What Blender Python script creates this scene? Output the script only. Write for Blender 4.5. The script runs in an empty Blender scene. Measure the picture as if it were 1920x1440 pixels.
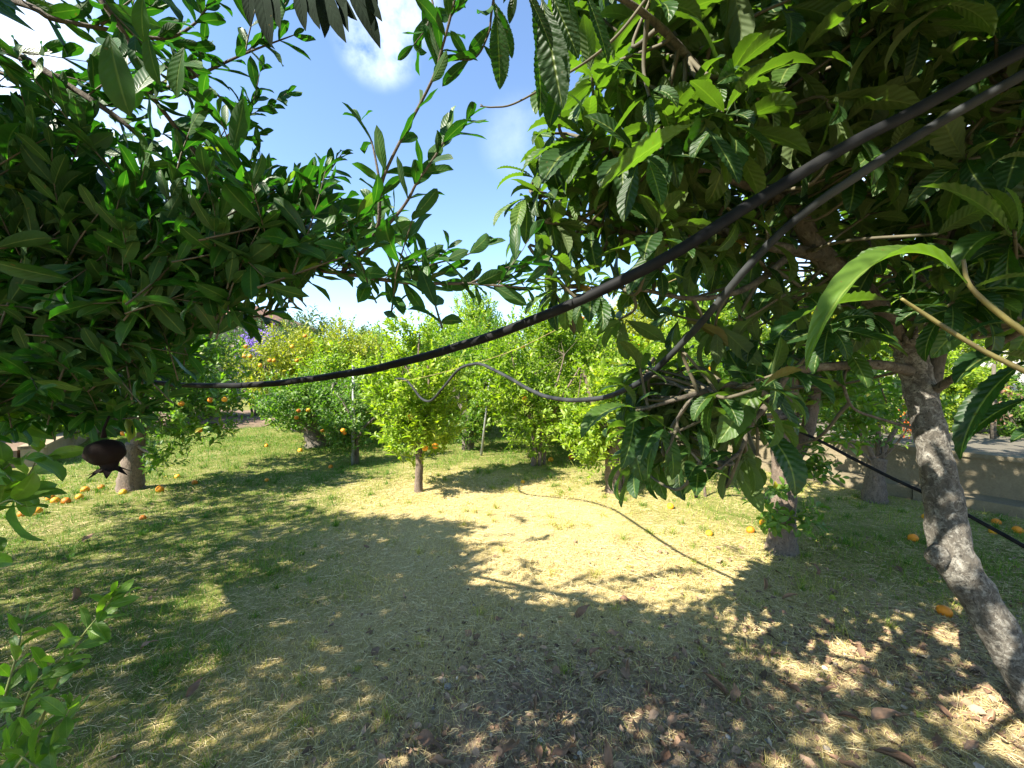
import bpy, math, random
import numpy as np
from mathutils import Vector

random.seed(7)
RG = np.random.default_rng(11)
scene = bpy.context.scene
COL = scene.collection
R = math.radians

# ------------------------------------------------------------------ camera
F, CX, CY = 760.0, 960.0, 720.0
CAM = np.array([0.0, 0.0, 1.5])
TH = math.atan(20 / 760)
FWD = np.array([0, math.cos(TH), -math.sin(TH)])
UPV = np.array([0, math.sin(TH), math.cos(TH)])
RIGHT = np.array([1.0, 0, 0])
cd = bpy.data.cameras.new('camera')
cam = bpy.data.objects.new('camera', cd)
COL.objects.link(cam)
cam.location = CAM
cam.rotation_euler = (math.pi / 2 - TH, 0, 0)
cd.sensor_width = 36
cd.lens = 36 * F / 1920
cd.clip_start = 0.02
cd.clip_end = 600
scene.camera = cam


def P(px, py, d):
    """a point seen in direction (px, py) at depth d in metres"""
    return CAM + d * (FWD + (px - CX) / F * RIGHT + (CY - py) / F * UPV)


def G(px, py, z=0.0):
    v = FWD + (px - CX) / F * RIGHT + (CY - py) / F * UPV
    return CAM + v * ((z - CAM[2]) / v[2])


def proj(p):
    p = np.atleast_2d(p) - CAM
    d = p @ FWD
    dd = np.where(np.abs(d) < 1e-3, 1e-3, d)
    return CX + F * (p @ RIGHT) / dd, CY - F * (p @ UPV) / dd, d


def inpoly(px, py, poly):
    px = np.asarray(px, float); py = np.asarray(py, float)
    res = np.zeros(px.shape, bool)
    n = len(poly)
    for i in range(n):
        x0, y0 = poly[i]; x1, y1 = poly[(i + 1) % n]
        if y0 == y1:
            continue
        c = ((y0 > py) != (y1 > py)) & (px < (x1 - x0) * (py - y0) / (y1 - y0) + x0)
        res ^= c
    return res


def unit(v):
    v = np.asarray(v, float)
    return v / max(np.linalg.norm(v), 1e-9)


# sun: from the left and a little behind the photographer
CXS, CYS = 0.88, 0.60            # shadow displacement per metre of height
SUN = unit([-CXS, -CYS, 1.0])
SUN_EL = math.asin(SUN[2])

# ------------------------------------------------------------------ materials


def newmat(name):
    m = bpy.data.materials.new(name)
    m.use_nodes = True
    nt = m.node_tree
    nt.nodes.clear()
    return m, nt, nt.nodes, nt.links


def N(nodes, t, **kw):
    n = nodes.new(t)
    for k, v in kw.items():
        setattr(n, k, v)
    return n


def rgba(c):
    return (c[0], c[1], c[2], 1.0)


def ramp(nodes, stops):
    r = nodes.new('ShaderNodeValToRGB')
    el = r.color_ramp.elements
    while len(el) < len(stops):
        el.new(0.5)
    for e, (p, c) in zip(el, stops):
        e.position = p
        e.color = rgba(c) if len(c) == 3 else c
    return r


def math_n(nodes, links, op, a, b=None, c=None):
    n = nodes.new('ShaderNodeMath'); n.operation = op
    for i, v in enumerate((a, b, c)):
        if v is None:
            continue
        if isinstance(v, (int, float)):
            n.inputs[i].default_value = v
        else:
            links.new(v, n.inputs[i])
    return n.outputs[0]


def mixc(nodes, links, fac, a, b, blend='MIX'):
    n = nodes.new('ShaderNodeMix'); n.data_type = 'RGBA'; n.blend_type = blend
    if isinstance(fac, (int, float)):
        n.inputs[0].default_value = fac
    else:
        links.new(fac, n.inputs[0])
    for i, v in ((6, a), (7, b)):
        if isinstance(v, tuple):
            n.inputs[i].default_value = rgba(v)
        else:
            links.new(v, n.inputs[i])
    return n.outputs[2]


def leafmat(name, stops, back=None, tfac=0.4, tcol=(1.5, 1.9, 0.5), rough=0.42, ribs=0, vein=0.25, spec=0.5, bumpd=0.5):
    m, nt, ns, ln = newmat(name)
    at = N(ns, 'ShaderNodeAttribute', attribute_name='rnd')
    rp = ramp(ns, stops)
    ln.new(at.outputs['Fac'], rp.inputs[0])
    uv = N(ns, 'ShaderNodeUVMap')
    sep = N(ns, 'ShaderNodeSeparateXYZ')
    ln.new(uv.outputs[0], sep.inputs[0])
    au = math_n(ns, ln, 'ABSOLUTE', math_n(ns, ln, 'MULTIPLY', math_n(ns, ln, 'SUBTRACT', sep.outputs[0], 0.5), 2.0))
    mid = math_n(ns, ln, 'SMOOTH_MIN', 1.0, math_n(ns, ln, 'MULTIPLY', au, 9.0), 0.2)
    veinf = math_n(ns, ln, 'SUBTRACT', 1.0, mid)
    col = mixc(ns, ln, math_n(ns, ln, 'MULTIPLY', veinf, vein), rp.outputs[0], (0.30, 0.36, 0.10))
    # blotches of the leaf's own colour
    no = N(ns, 'ShaderNodeTexNoise'); no.inputs['Scale'].default_value = 30
    geo = N(ns, 'ShaderNodeNewGeometry')
    tc = N(ns, 'ShaderNodeTexCoord')
    ln.new(tc.outputs['Object'], no.inputs['Vector'])
    bl = math_n(ns, ln, 'MULTIPLY_ADD', no.outputs['Fac'], 0.9, 0.55)
    hs = N(ns, 'ShaderNodeHueSaturation')
    ln.new(bl, hs.inputs['Value']); ln.new(col, hs.inputs['Color'])
    col = hs.outputs[0]
    # brown specks and browned patches
    n5 = N(ns, 'ShaderNodeTexNoise'); n5.inputs['Scale'].default_value = 75; n5.inputs['Detail'].default_value = 3
    ln.new(tc.outputs['Object'], n5.inputs['Vector'])
    r5 = ramp(ns, [(.68, (0, 0, 0)), (.74, (1, 1, 1))]); ln.new(n5.outputs['Fac'], r5.inputs[0])
    col = mixc(ns, ln, math_n(ns, ln, 'MULTIPLY', r5.outputs[0], .65), col, (.10, .065, .02))
    if back:
        col = mixc(ns, ln, geo.outputs['Backfacing'], col, mixc(ns, ln, 0.35, back, col))
    bs = N(ns, 'ShaderNodeBsdfPrincipled')
    ln.new(col, bs.inputs['Base Color'])
    bs.inputs['Roughness'].default_value = rough
    bs.inputs['Specular IOR Level'].default_value = spec
    rb = mixc(ns, ln, geo.outputs['Backfacing'], (rough,) * 3, (0.75,) * 3)
    sp = N(ns, 'ShaderNodeSeparateColor'); ln.new(rb, sp.inputs[0])
    ln.new(sp.outputs[0], bs.inputs['Roughness'])
    if ribs:
        ph = math_n(ns, ln, 'SUBTRACT', math_n(ns, ln, 'MULTIPLY', sep.outputs[1], float(ribs)), math_n(ns, ln, 'MULTIPLY', au, 1.5))
        wv = math_n(ns, ln, 'SINE', math_n(ns, ln, 'MULTIPLY', ph, 6.2832))
        hgt = math_n(ns, ln, 'ADD', wv, math_n(ns, ln, 'MULTIPLY', veinf, -2.0))
    else:
        ph = math_n(ns, ln, 'SUBTRACT', math_n(ns, ln, 'MULTIPLY', sep.outputs[1], 9.0), math_n(ns, ln, 'MULTIPLY', au, 2.0))
        wv = math_n(ns, ln, 'SINE', math_n(ns, ln, 'MULTIPLY', ph, 6.2832))
        hgt = math_n(ns, ln, 'ADD', math_n(ns, ln, 'MULTIPLY', wv, 0.25), math_n(ns, ln, 'MULTIPLY', veinf, -1.0))
    bu = N(ns, 'ShaderNodeBump'); bu.inputs['Strength'].default_value = bumpd
    bu.inputs['Distance'].default_value = 0.0011 if ribs else 0.001
    ln.new(hgt, bu.inputs['Height']); ln.new(bu.outputs[0], bs.inputs['Normal'])
    tr = N(ns, 'ShaderNodeBsdfTranslucent')
    tcn = mixc(ns, ln, 1.0, col, tcol, 'MULTIPLY')
    ln.new(tcn, tr.inputs['Color'])
    mx = N(ns, 'ShaderNodeMixShader'); mx.inputs[0].default_value = tfac
    ln.new(bs.outputs[0], mx.inputs[1]); ln.new(tr.outputs[0], mx.inputs[2])
    out = N(ns, 'ShaderNodeOutputMaterial')
    ln.new(mx.outputs[0], out.inputs[0])
    return m


def barkmat(name, c1, c2, c3=None, scale=14.0, lich=0.5, bump=0.6, patch=7.0):
    m, nt, ns, ln = newmat(name)
    tc = N(ns, 'ShaderNodeTexCoord')
    mp = N(ns, 'ShaderNodeMapping'); mp.inputs['Scale'].default_value = (1, 1, 0.35)
    ln.new(tc.outputs['Object'], mp.inputs[0])
    n1 = N(ns, 'ShaderNodeTexNoise'); n1.inputs['Scale'].default_value = scale * 3; n1.inputs['Detail'].default_value = 8
    n1.inputs['Roughness'].default_value = 0.7
    ln.new(mp.outputs[0], n1.inputs['Vector'])
    r1 = ramp(ns, [(0.32, c1), (0.68, c2)])
    ln.new(n1.outputs['Fac'], r1.inputs[0])
    col = r1.outputs[0]
    n2 = N(ns, 'ShaderNodeTexNoise'); n2.inputs['Scale'].default_value = patch * 2.2; n2.inputs['Detail'].default_value = 9
    n2.inputs['Roughness'].default_value = 0.78; n2.inputs['Distortion'].default_value = .6
    ln.new(tc.outputs['Object'], n2.inputs['Vector'])
    if c3:
        r2 = ramp(ns, [(0.60 - 0.22 * lich, (0, 0, 0)), (0.78 - 0.2 * lich, (1, 1, 1))])
        ln.new(n2.outputs['Fac'], r2.inputs[0])
        col = mixc(ns, ln, math_n(ns, ln, 'MULTIPLY', r2.outputs[0], .75), col, c3)
        n3 = N(ns, 'ShaderNodeTexNoise'); n3.inputs['Scale'].default_value = patch * 5; n3.inputs['Detail'].default_value = 5
        ln.new(tc.outputs['Object'], n3.inputs['Vector'])
        r3 = ramp(ns, [(0.58, (0, 0, 0)), (0.66, (1, 1, 1))])
        ln.new(n3.outputs['Fac'], r3.inputs[0])
        col = mixc(ns, ln, math_n(ns, ln, 'MULTIPLY', r3.outputs[0], 0.75), col, tuple(x * 0.35 for x in c1))
    bs = N(ns, 'ShaderNodeBsdfPrincipled'); bs.inputs['Roughness'].default_value = 0.9
    ln.new(col, bs.inputs['Base Color'])
    hh = math_n(ns, ln, 'ADD', n1.outputs['Fac'], n2.outputs['Fac'])
    bu = N(ns, 'ShaderNodeBump'); bu.inputs['Strength'].default_value = bump; bu.inputs['Distance'].default_value = 0.02
    ln.new(hh, bu.inputs['Height']); ln.new(bu.outputs[0], bs.inputs['Normal'])
    out = N(ns, 'ShaderNodeOutputMaterial'); ln.new(bs.outputs[0], out.inputs[0])
    return m


def simple(name, c, c2=None, rough=0.6, scale=20, bump=0.0, spec=0.5, metal=0.0, detail=6, bdist=0.01):
    m, nt, ns, ln = newmat(name)
    bs = N(ns, 'ShaderNodeBsdfPrincipled'); bs.inputs['Roughness'].default_value = rough
    bs.inputs['Specular IOR Level'].default_value = spec; bs.inputs['Metallic'].default_value = metal
    tc = N(ns, 'ShaderNodeTexCoord')
    n1 = N(ns, 'ShaderNodeTexNoise'); n1.inputs['Scale'].default_value = scale; n1.inputs['Detail'].default_value = detail
    ln.new(tc.outputs['Object'], n1.inputs['Vector'])
    r1 = ramp(ns, [(0.3, c), (0.7, c2 or tuple(x * 0.75 for x in c))])
    ln.new(n1.outputs['Fac'], r1.inputs[0]); ln.new(r1.outputs[0], bs.inputs['Base Color'])
    if bump:
        bu = N(ns, 'ShaderNodeBump'); bu.inputs['Strength'].default_value = bump; bu.inputs['Distance'].default_value = bdist
        ln.new(n1.outputs['Fac'], bu.inputs['Height']); ln.new(bu.outputs[0], bs.inputs['Normal'])
    out = N(ns, 'ShaderNodeOutputMaterial'); ln.new(bs.outputs[0], out.inputs[0])
    return m


def attrmat(name, stops, attr='rnd', rough=0.8, tfac=0.0, tcol=(1.4, 1.5, 0.6), spec=0.3):
    m, nt, ns, ln = newmat(name)
    at = N(ns, 'ShaderNodeAttribute', attribute_name=attr)
    rp = ramp(ns, stops); ln.new(at.outputs['Fac'], rp.inputs[0])
    bs = N(ns, 'ShaderNodeBsdfPrincipled'); bs.inputs['Roughness'].default_value = rough
    bs.inputs['Specular IOR Level'].default_value = spec
    ln.new(rp.outputs[0], bs.inputs['Base Color'])
    out = N(ns, 'ShaderNodeOutputMaterial')
    if tfac:
        tr = N(ns, 'ShaderNodeBsdfTranslucent')
        ln.new(mixc(ns, ln, 1.0, rp.outputs[0], tcol, 'MULTIPLY'), tr.inputs[0])
        mx = N(ns, 'ShaderNodeMixShader'); mx.inputs[0].default_value = tfac
        ln.new(bs.outputs[0], mx.inputs[1]); ln.new(tr.outputs[0], mx.inputs[2]); ln.new(mx.outputs[0], out.inputs[0])
    else:
        ln.new(bs.outputs[0], out.inputs[0])
    return m


M = {}
M['pom_leaf'] = leafmat('pomegranate leaf', [(0, (0.013, 0.046, 0.009)), (0.55, (0.024, 0.075, 0.011)), (0.9, (0.050, 0.115, 0.015)), (1, (0.18, 0.18, 0.03))],
                        tfac=0.34, tcol=(1.4, 2.4, 0.45), rough=0.45, spec=.35)
M['loq_leaf'] = leafmat('loquat leaf', [(0, (0.011, 0.032, 0.008)), (0.6, (0.022, 0.056, 0.011)), (0.93, (0.07, 0.125, 0.02)), (0.96, (0.26, 0.17, 0.03)), (1, (0.22, 0.11, 0.04))],
                        back=(0.085, 0.115, 0.04), tfac=0.30, tcol=(2.2, 3.2, 0.4), rough=0.48, spec=.32, ribs=11, vein=0.4, bumpd=0.7)
M['cit_leaf'] = leafmat('citrus leaf', [(0, (0.050, 0.120, 0.015)), (0.55, (0.10, 0.19, 0.022)), (0.95, (0.20, 0.27, 0.030)), (1, (0.32, 0.28, 0.03))],
                        tfac=0.42, tcol=(1.5, 1.9, 0.4), rough=0.45)
M['lime_leaf'] = leafmat('bright citrus leaf', [(0, (0.11, 0.20, 0.018)), (0.5, (0.21, 0.31, 0.028)), (1, (0.36, 0.40, 0.045))],
                         tfac=0.5, tcol=(1.5, 1.7, 0.4), rough=0.45)
M['yel_leaf'] = leafmat('yellowing citrus leaf', [(0, (0.13, 0.19, 0.016)), (0.5, (0.25, 0.29, 0.022)), (1, (0.42, 0.38, 0.03))],
                        tfac=0.4, tcol=(1.4, 1.5, 0.4), rough=0.5)
M['dark_leaf'] = leafmat('dark shrub leaf', [(0, (0.022, 0.058, 0.014)), (0.6, (0.040, 0.09, 0.022)), (1, (0.08, 0.14, 0.03))],
                         tfac=0.32, tcol=(1.4, 1.8, 0.5), rough=0.5)
M['sprig_leaf'] = leafmat('silhouetted narrow leaf', [(0, (0.008, 0.015, 0.010)), (1, (0.015, 0.024, 0.012))], tfac=0.03, rough=.95, spec=.08, vein=0)  # near-black colour stands in for the leaves' silhouette against the sky
M['blue_leaf'] = leafmat('grey green tree leaf', [(0, (0.04, 0.075, 0.03)), (1, (0.10, 0.14, 0.05))], tfac=0.3, rough=0.6)
M['purple'] = attrmat('purple petal', [(0, (0.24, 0.11, 0.55)), (1, (0.45, 0.30, 0.80))], tfac=0.3, tcol=(1, 1, 1.2))
M['orange_petal'] = attrmat('orange petal', [(0, (0.70, 0.13, 0.02)), (1, (0.85, 0.26, 0.04))], tfac=0.3, tcol=(1.2, 1, .8))
M['red_petal'] = attrmat('red petal', [(0, (0.75, 0.04, 0.015)), (1, (0.85, 0.10, 0.03))], tfac=0.3, tcol=(1.1, 1, 1))
M['loq_bark'] = barkmat('loquat bark', (0.032, 0.028, 0.022), (0.11, 0.097, 0.078), (0.36, 0.345, 0.30), lich=0.56, patch=15)
M['loq_limb'] = barkmat('loquat limb bark', (0.045, 0.037, 0.027), (0.12, 0.10, 0.073), (0.24, 0.225, 0.18), lich=0.35)
M['cit_bark'] = barkmat('citrus bark', (0.085, 0.062, 0.045), (0.18, 0.135, 0.10), (0.26, 0.23, 0.19), lich=0.2, patch=14)
M['dk_bark'] = barkmat('dark bark', (0.06, 0.05, 0.038), (0.13, 0.11, 0.085))
M['pom_bark'] = barkmat('pomegranate bark', (0.05, 0.04, 0.03), (0.12, 0.097, 0.072), (0.25, 0.21, 0.16), lich=0.2)
M['twig'] = simple('twig bark', (0.05, 0.045, 0.026), (0.10, 0.085, 0.05), rough=0.8)
M['green_twig'] = simple('green shoot', (0.10, 0.14, 0.035), (0.17, 0.17, 0.06), rough=0.6)
M['olive_stem'] = simple('olive stem', (0.17, 0.145, 0.04), (0.075, 0.06, 0.022), rough=0.6, scale=30)


def peel(name, c1, c2, c3):
    m, nt, ns, ln = newmat(name)
    oi = N(ns, 'ShaderNodeObjectInfo'); r0 = ramp(ns, [(0, c1), (.6, c2), (1, c3)]); ln.new(oi.outputs['Random'], r0.inputs[0])
    tc = N(ns, 'ShaderNodeTexCoord'); n1 = N(ns, 'ShaderNodeTexNoise'); n1.inputs['Scale'].default_value = 2.2; n1.inputs['Detail'].default_value = 7
    mp = N(ns, 'ShaderNodeVectorMath', operation='ADD'); ln.new(tc.outputs['Object'], mp.inputs[0])
    cb = N(ns, 'ShaderNodeCombineXYZ'); ln.new(math_n(ns, ln, 'MULTIPLY', oi.outputs['Random'], 40.0), cb.inputs[0]); ln.new(cb.outputs[0], mp.inputs[1])
    ln.new(mp.outputs[0], n1.inputs[0])
    r1 = ramp(ns, [(.60, (0, 0, 0)), (.68, (1, 1, 1))]); ln.new(n1.outputs['Fac'], r1.inputs[0])
    c = mixc(ns, ln, math_n(ns, ln, 'MULTIPLY', r1.outputs[0], .55), r0.outputs[0], (.22, .10, .02))
    bs = N(ns, 'ShaderNodeBsdfPrincipled'); bs.inputs['Roughness'].default_value = .48; bs.inputs['Specular IOR Level'].default_value = .35
    ln.new(c, bs.inputs['Base Color'])
    n2 = N(ns, 'ShaderNodeTexNoise'); n2.inputs['Scale'].default_value = 34; ln.new(tc.outputs['Object'], n2.inputs[0])
    bu = N(ns, 'ShaderNodeBump'); bu.inputs['Strength'].default_value = .25; bu.inputs['Distance'].default_value = .03
    ln.new(n2.outputs['Fac'], bu.inputs['Height']); ln.new(bu.outputs[0], bs.inputs['Normal'])
    out = N(ns, 'ShaderNodeOutputMaterial'); ln.new(bs.outputs[0], out.inputs[0])
    return m


M['orange'] = peel('orange peel', (.52, .15, .006), (.66, .22, .008), (.72, .30, .012))
M['orange_y'] = peel('yellow orange peel', (.64, .26, .01), (.72, .33, .015), (.74, .38, .02))
M['fruit_dark'] = simple('shrivelled pomegranate skin', (0.005, 0.003, 0.0025), (0.012, 0.006, 0.004), rough=0.85, scale=25, bump=0.5, spec=.15)
M['hose'] = simple('black polyethylene', (0.004, 0.0045, 0.006), (0.013, 0.0135, 0.014), rough=0.65, scale=14, spec=0.12, bump=0.1)
M['hose_g'] = simple('weathered grey pipe', (0.010, 0.012, 0.014), (0.042, 0.045, 0.046), rough=0.7, scale=9, spec=.15)
M['wire'] = simple('ochre string', (0.30, 0.23, 0.09), rough=0.8)
M['metal'] = simple('galvanised steel', (0.34, 0.35, 0.35), (0.24, 0.245, 0.24), rough=0.5, scale=12, metal=0.35)

# ------------------------------------------------------------------ mesh builders


def mesh_from(name, V, Fq, uv=None, attrs=None, mats=None, matidx=None, smooth=True):
    me = bpy.data.meshes.new(name)
    V = np.asarray(V, np.float32); Fq = np.asarray(Fq, np.int32)
    nf, k = Fq.shape
    me.vertices.add(len(V)); me.vertices.foreach_set('co', V.ravel())
    me.loops.add(nf * k); me.loops.foreach_set('vertex_index', Fq.ravel())
    me.polygons.add(nf)
    me.polygons.foreach_set('loop_start', np.arange(nf, dtype=np.int32) * k)
    me.polygons.foreach_set('loop_total', np.full(nf, k, np.int32))
    me.polygons.foreach_set('use_smooth', np.full(nf, smooth, bool))
    if matidx is not None:
        me.polygons.foreach_set('material_index', np.asarray(matidx, np.int32))
    if uv is not None:
        l = me.uv_layers.new(name='UVMap')
        l.data.foreach_set('uv', np.asarray(uv, np.float32)[Fq.ravel()].ravel())
    for nm, a in (attrs or {}).items():
        at = me.attributes.new(nm, 'FLOAT', 'POINT')
        at.data.foreach_set('value', np.asarray(a, np.float32))
    for m in (mats or []):
        me.materials.append(m)
    me.update(calc_edges=True)
    return me


class Geo:
    """collects leaves and tubes (all quads) that become ONE mesh"""

    def __init__(self):
        self.V = []; self.F = []; self.U = []; self.A = []; self.MI = []; self.n = 0

    def add(self, V, Fq, U=None, A=None, mi=0):
        self.V.append(np.asarray(V, np.float32)); self.F.append(np.asarray(Fq, np.int64) + self.n)
        nv = len(V)
        self.U.append(np.zeros((nv, 2), np.float32) if U is None else np.asarray(U, np.float32))
        self.A.append(np.full(nv, 0.5, np.float32) if A is None else np.asarray(A, np.float32))
        self.MI.append(np.full(len(Fq), mi, np.int32)); self.n += nv

    def leaves(self, T, pos, Rm, sc, rnd, mi=0, wid=None):
        """T=(verts,quads,uv); pos (n,3); Rm (n,3,3) columns = width, length, normal; sc (n,)"""
        TV, TF, TU = T
        n = len(pos)
        if n == 0:
            return
        tv = np.repeat(TV[None], n, 0)
        if wid is not None:
            tv = tv * np.stack([wid, np.ones(n), np.ones(n)], 1)[:, None, :]
        W = np.einsum('nij,nkj->nki', Rm, tv) * np.asarray(sc)[:, None, None] + np.asarray(pos)[:, None, :]
        k = len(TV)
        Fq = (TF[None] + (np.arange(n) * k)[:, None, None]).reshape(-1, TF.shape[1])
        self.add(W.reshape(-1, 3), Fq, np.tile(TU, (n, 1)), np.repeat(rnd, k), mi)

    def tube(self, pts, rad, sides=6, mi=0, cap=True, noise=0.0):
        pts = np.asarray(pts, float); m = len(pts)
        rad = np.broadcast_to(np.asarray(rad, float), (m,)).copy()
        if cap:
            pts = np.vstack([pts[:1], pts, pts[-1:]]); rad = np.concatenate([[rad[0] * .02], rad, [rad[-1] * .02]]); m += 2
        tan = np.gradient(pts, axis=0)
        tan[0] = pts[min(2, m - 1)] - pts[0]; tan[-1] = pts[-1] - pts[max(m - 3, 0)]
        tan /= np.maximum(np.linalg.norm(tan, axis=1), 1e-9)[:, None]
        up = np.array([0.13, 0.31, 0.94])
        if abs(tan[0] @ up) > 0.9:
            up = np.array([1.0, 0.1, 0])
        x = np.cross(tan[0], up); x /= np.linalg.norm(x)
        rings = []
        a = np.arange(sides) * 2 * math.pi / sides
        for i in range(m):
            x = x - tan[i] * (x @ tan[i]); x /= max(np.linalg.norm(x), 1e-9)
            y = np.cross(tan[i], x)
            rr = rad[i] * (1 + noise * RG.standard_normal(sides)) if noise else rad[i]
            rings.append(pts[i] + (np.cos(a) * rr)[:, None] * x + (np.sin(a) * rr)[:, None] * y)
        V = np.concatenate(rings)
        i = np.arange(m - 1)[:, None] * sides; j = np.arange(sides)[None]; jn = (j + 1) % sides
        Fq = np.stack([i + j, i + jn, i + sides + jn, i + sides + j], -1).reshape(-1, 4)
        self.add(V, Fq, None, None, mi)

    def build(self, name, mats, parent=None, smooth=True):
        V = np.concatenate(self.V)
        me = mesh_from(name, V, np.concatenate(self.F), np.concatenate(self.U), {'rnd': np.concatenate(self.A)}, mats, np.concatenate(self.MI), smooth)
        o = bpy.data.objects.new(name, me); COL.objects.link(o)
        if parent is not None:
            o.parent = parent
            loc = np.array(parent.location, np.float32)
            V = V - loc
            me.vertices.foreach_set('co', np.ascontiguousarray(V, np.float32).ravel())
            me.update()
        return o


def smooth_path(pts, n=8):
    """Catmull-Rom through pts"""
    pts = np.asarray(pts, float)
    if len(pts) < 3:
        t = np.linspace(0, 1, n + 1)[:, None]
        return pts[0] * (1 - t) + pts[-1] * t
    p = np.vstack([2 * pts[0] - pts[1], pts, 2 * pts[-1] - pts[-2]])
    out = []
    for i in range(1, len(p) - 2):
        t = np.linspace(0, 1, n, endpoint=False)[:, None]
        out.append(0.5 * (2 * p[i] + (p[i + 1] - p[i - 1]) * t + (2 * p[i - 1] - 5 * p[i] + 4 * p[i + 1] - p[i + 2]) * t ** 2
                          + (-p[i - 1] + 3 * p[i] - 3 * p[i + 1] + p[i + 2]) * t ** 3))
    out.append(pts[-1:])
    return np.concatenate(out)


def interp_r(rs, m):
    return np.interp(np.linspace(0, 1, m), np.linspace(0, 1, len(rs)), rs)


def leaf_template(rows, cols, prof, fold=0.35, bend=0.6, twist=0.0, ribs=0, ribh=0.0, serr=0.0, wavy=0.0):
    v = np.linspace(0, 1, rows + 1)
    u = np.linspace(-1, 1, cols)
    th = bend * v ** 1.3
    ds = 1.0 / rows
    yy = np.concatenate([[0], np.cumsum(np.cos(th[:-1]) * ds)]); zz = -np.concatenate([[0], np.cumsum(np.sin(th[:-1]) * ds)])
    V = []; U = []
    for i in range(rows + 1):
        w = prof(v[i])
        if serr and 0.15 < v[i] < 0.97:
            w *= 1 + serr * (1 if i % 2 else -1)
        for uu in u:
            z = abs(uu) * w * math.tan(fold)
            if ribs:
                z += ribh * math.sin(2 * math.pi * (v[i] * ribs - 0.9 * abs(uu))) * min(1, 2.5 * abs(uu)) * min(1, w * 12)
            if wavy:
                z += wavy * w * uu * math.sin(9 * v[i] + (1 if uu > 0 else 3))
            x = uu * w * math.cos(fold)
            tw = twist * v[i]
            x2 = x * math.cos(tw) - z * math.sin(tw); z2 = x * math.sin(tw) + z * math.cos(tw)
            V.append((x2, yy[i] - z2 * -math.sin(th[i]) * 1.0, zz[i] + z2 * math.cos(th[i])))
            U.append((uu * 0.5 + 0.5, v[i]))
    Fq = []
    for i in range(rows):
        for j in range(cols - 1):
            a = i * cols + j
            Fq.append((a, a + 1, a + cols + 1, a + cols))
    return np.array(V), np.array(Fq), np.array(U)


def prof_pom(v):
    return 0.012 if v < 0.05 else max(0.004, 0.172 * math.sin(math.pi * min(1, (v - 0.03) / 0.97) ** 1.15) ** 0.62)


def prof_cit(v):
    return 0.015 if v < 0.1 else max(0.003, 0.235 * math.sin(math.pi * min(1, (v - 0.08) / 0.92) ** 0.9) ** 0.8)


def prof_loq(v):
    return 0.018 if v < 0.06 else max(0.003, 0.165 * math.sin(math.pi * min(1, (v - 0.03) / 0.97) ** 1.25) ** 0.75)


def prof_lance(v):
    return 0.012 if v < 0.05 else max(0.003, 0.10 * math.sin(math.pi * min(1, (v - 0.03) / 0.97) ** 1.0) ** 0.8)


def prof_broad(v):
    return 0.015 if v < 0.1 else max(0.003, 0.25 * math.sin(math.pi * min(1, (v - 0.08) / 0.92) ** 0.95) ** 0.7)


T_POM = [leaf_template(7, 3, prof_pom, f, b, t, wavy=w) for f, b, t, w in ((.3, .35, 0, .1), (.45, .8, .4, .2), (.2, -.3, -.3, .15), (.35, .55, .15, .3))]
T_POML = [leaf_template(3, 3, prof_pom, .3, .5)]
T_CIT = [leaf_template(4, 3, prof_cit, f, b, t) for f, b, t in ((.35, .5, 0), (.5, .9, .2), (.3, .1, -.2))]
T_CITF = [leaf_template(3, 3, prof_cit, f, b, t) for f, b, t in ((.4, .5, 0), (.3, .9, .2))]
T_CITN = [leaf_template(7, 3, prof_cit, f, b, t, wavy=.12) for f, b, t in ((.35, .5, 0), (.5, .9, .2), (.3, .1, -.2))]
T_LOQ = [leaf_template(18, 5, prof_loq, f, b, t, serr=.05, wavy=.10) for f, b, t in ((.25, .7, .1), (.35, 1.2, -.2), (.2, .3, .2), (.4, 1.7, .1), (.3, .9, .5))]
T_LOQF = [leaf_template(6, 3, prof_loq, f, b, t) for f, b, t in ((.3, .8, .1), (.3, 1.3, -.2))]
T_LOQH = [leaf_template(64, 7, prof_loq, f, b, t, ribs=13, ribh=.007 if b < 1.8 else .0015, serr=.035 if b < 1.8 else .0, wavy=.06 if b < 1.8 else .02) for f, b, t in ((.25, .8, .1), (.3, 1.3, -.15), (.2, .25, .1), (.2, 1.9, .05))]
T_LAN = [leaf_template(7, 3, prof_lance, .3, b, t) for b, t in ((.4, .1), (.7, -.3), (.2, .3))]
T_BRD = [leaf_template(8, 5, prof_broad, f, b, t, wavy=.12) for f, b, t in ((.25, .6, .1), (.35, 1.0, -.2), (.2, .2, .1))]
T_PET = [leaf_template(2, 3, prof_broad, .3, .6)]


def frames(t, upv):
    """t (n,3) leaf directions; upv (n,3) wished normals -> rotation matrices"""
    t = t / np.maximum(np.linalg.norm(t, axis=1), 1e-9)[:, None]
    n = upv - t * np.sum(upv * t, 1)[:, None]
    ln = np.linalg.norm(n, axis=1)
    bad = ln < 0.05
    n[bad] = np.cross(t[bad], np.array([1.0, 0.2, 0.1])); ln = np.linalg.norm(n, axis=1)
    n /= ln[:, None]
    b = np.cross(t, n)
    return np.stack([b, t, n], 2)


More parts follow.
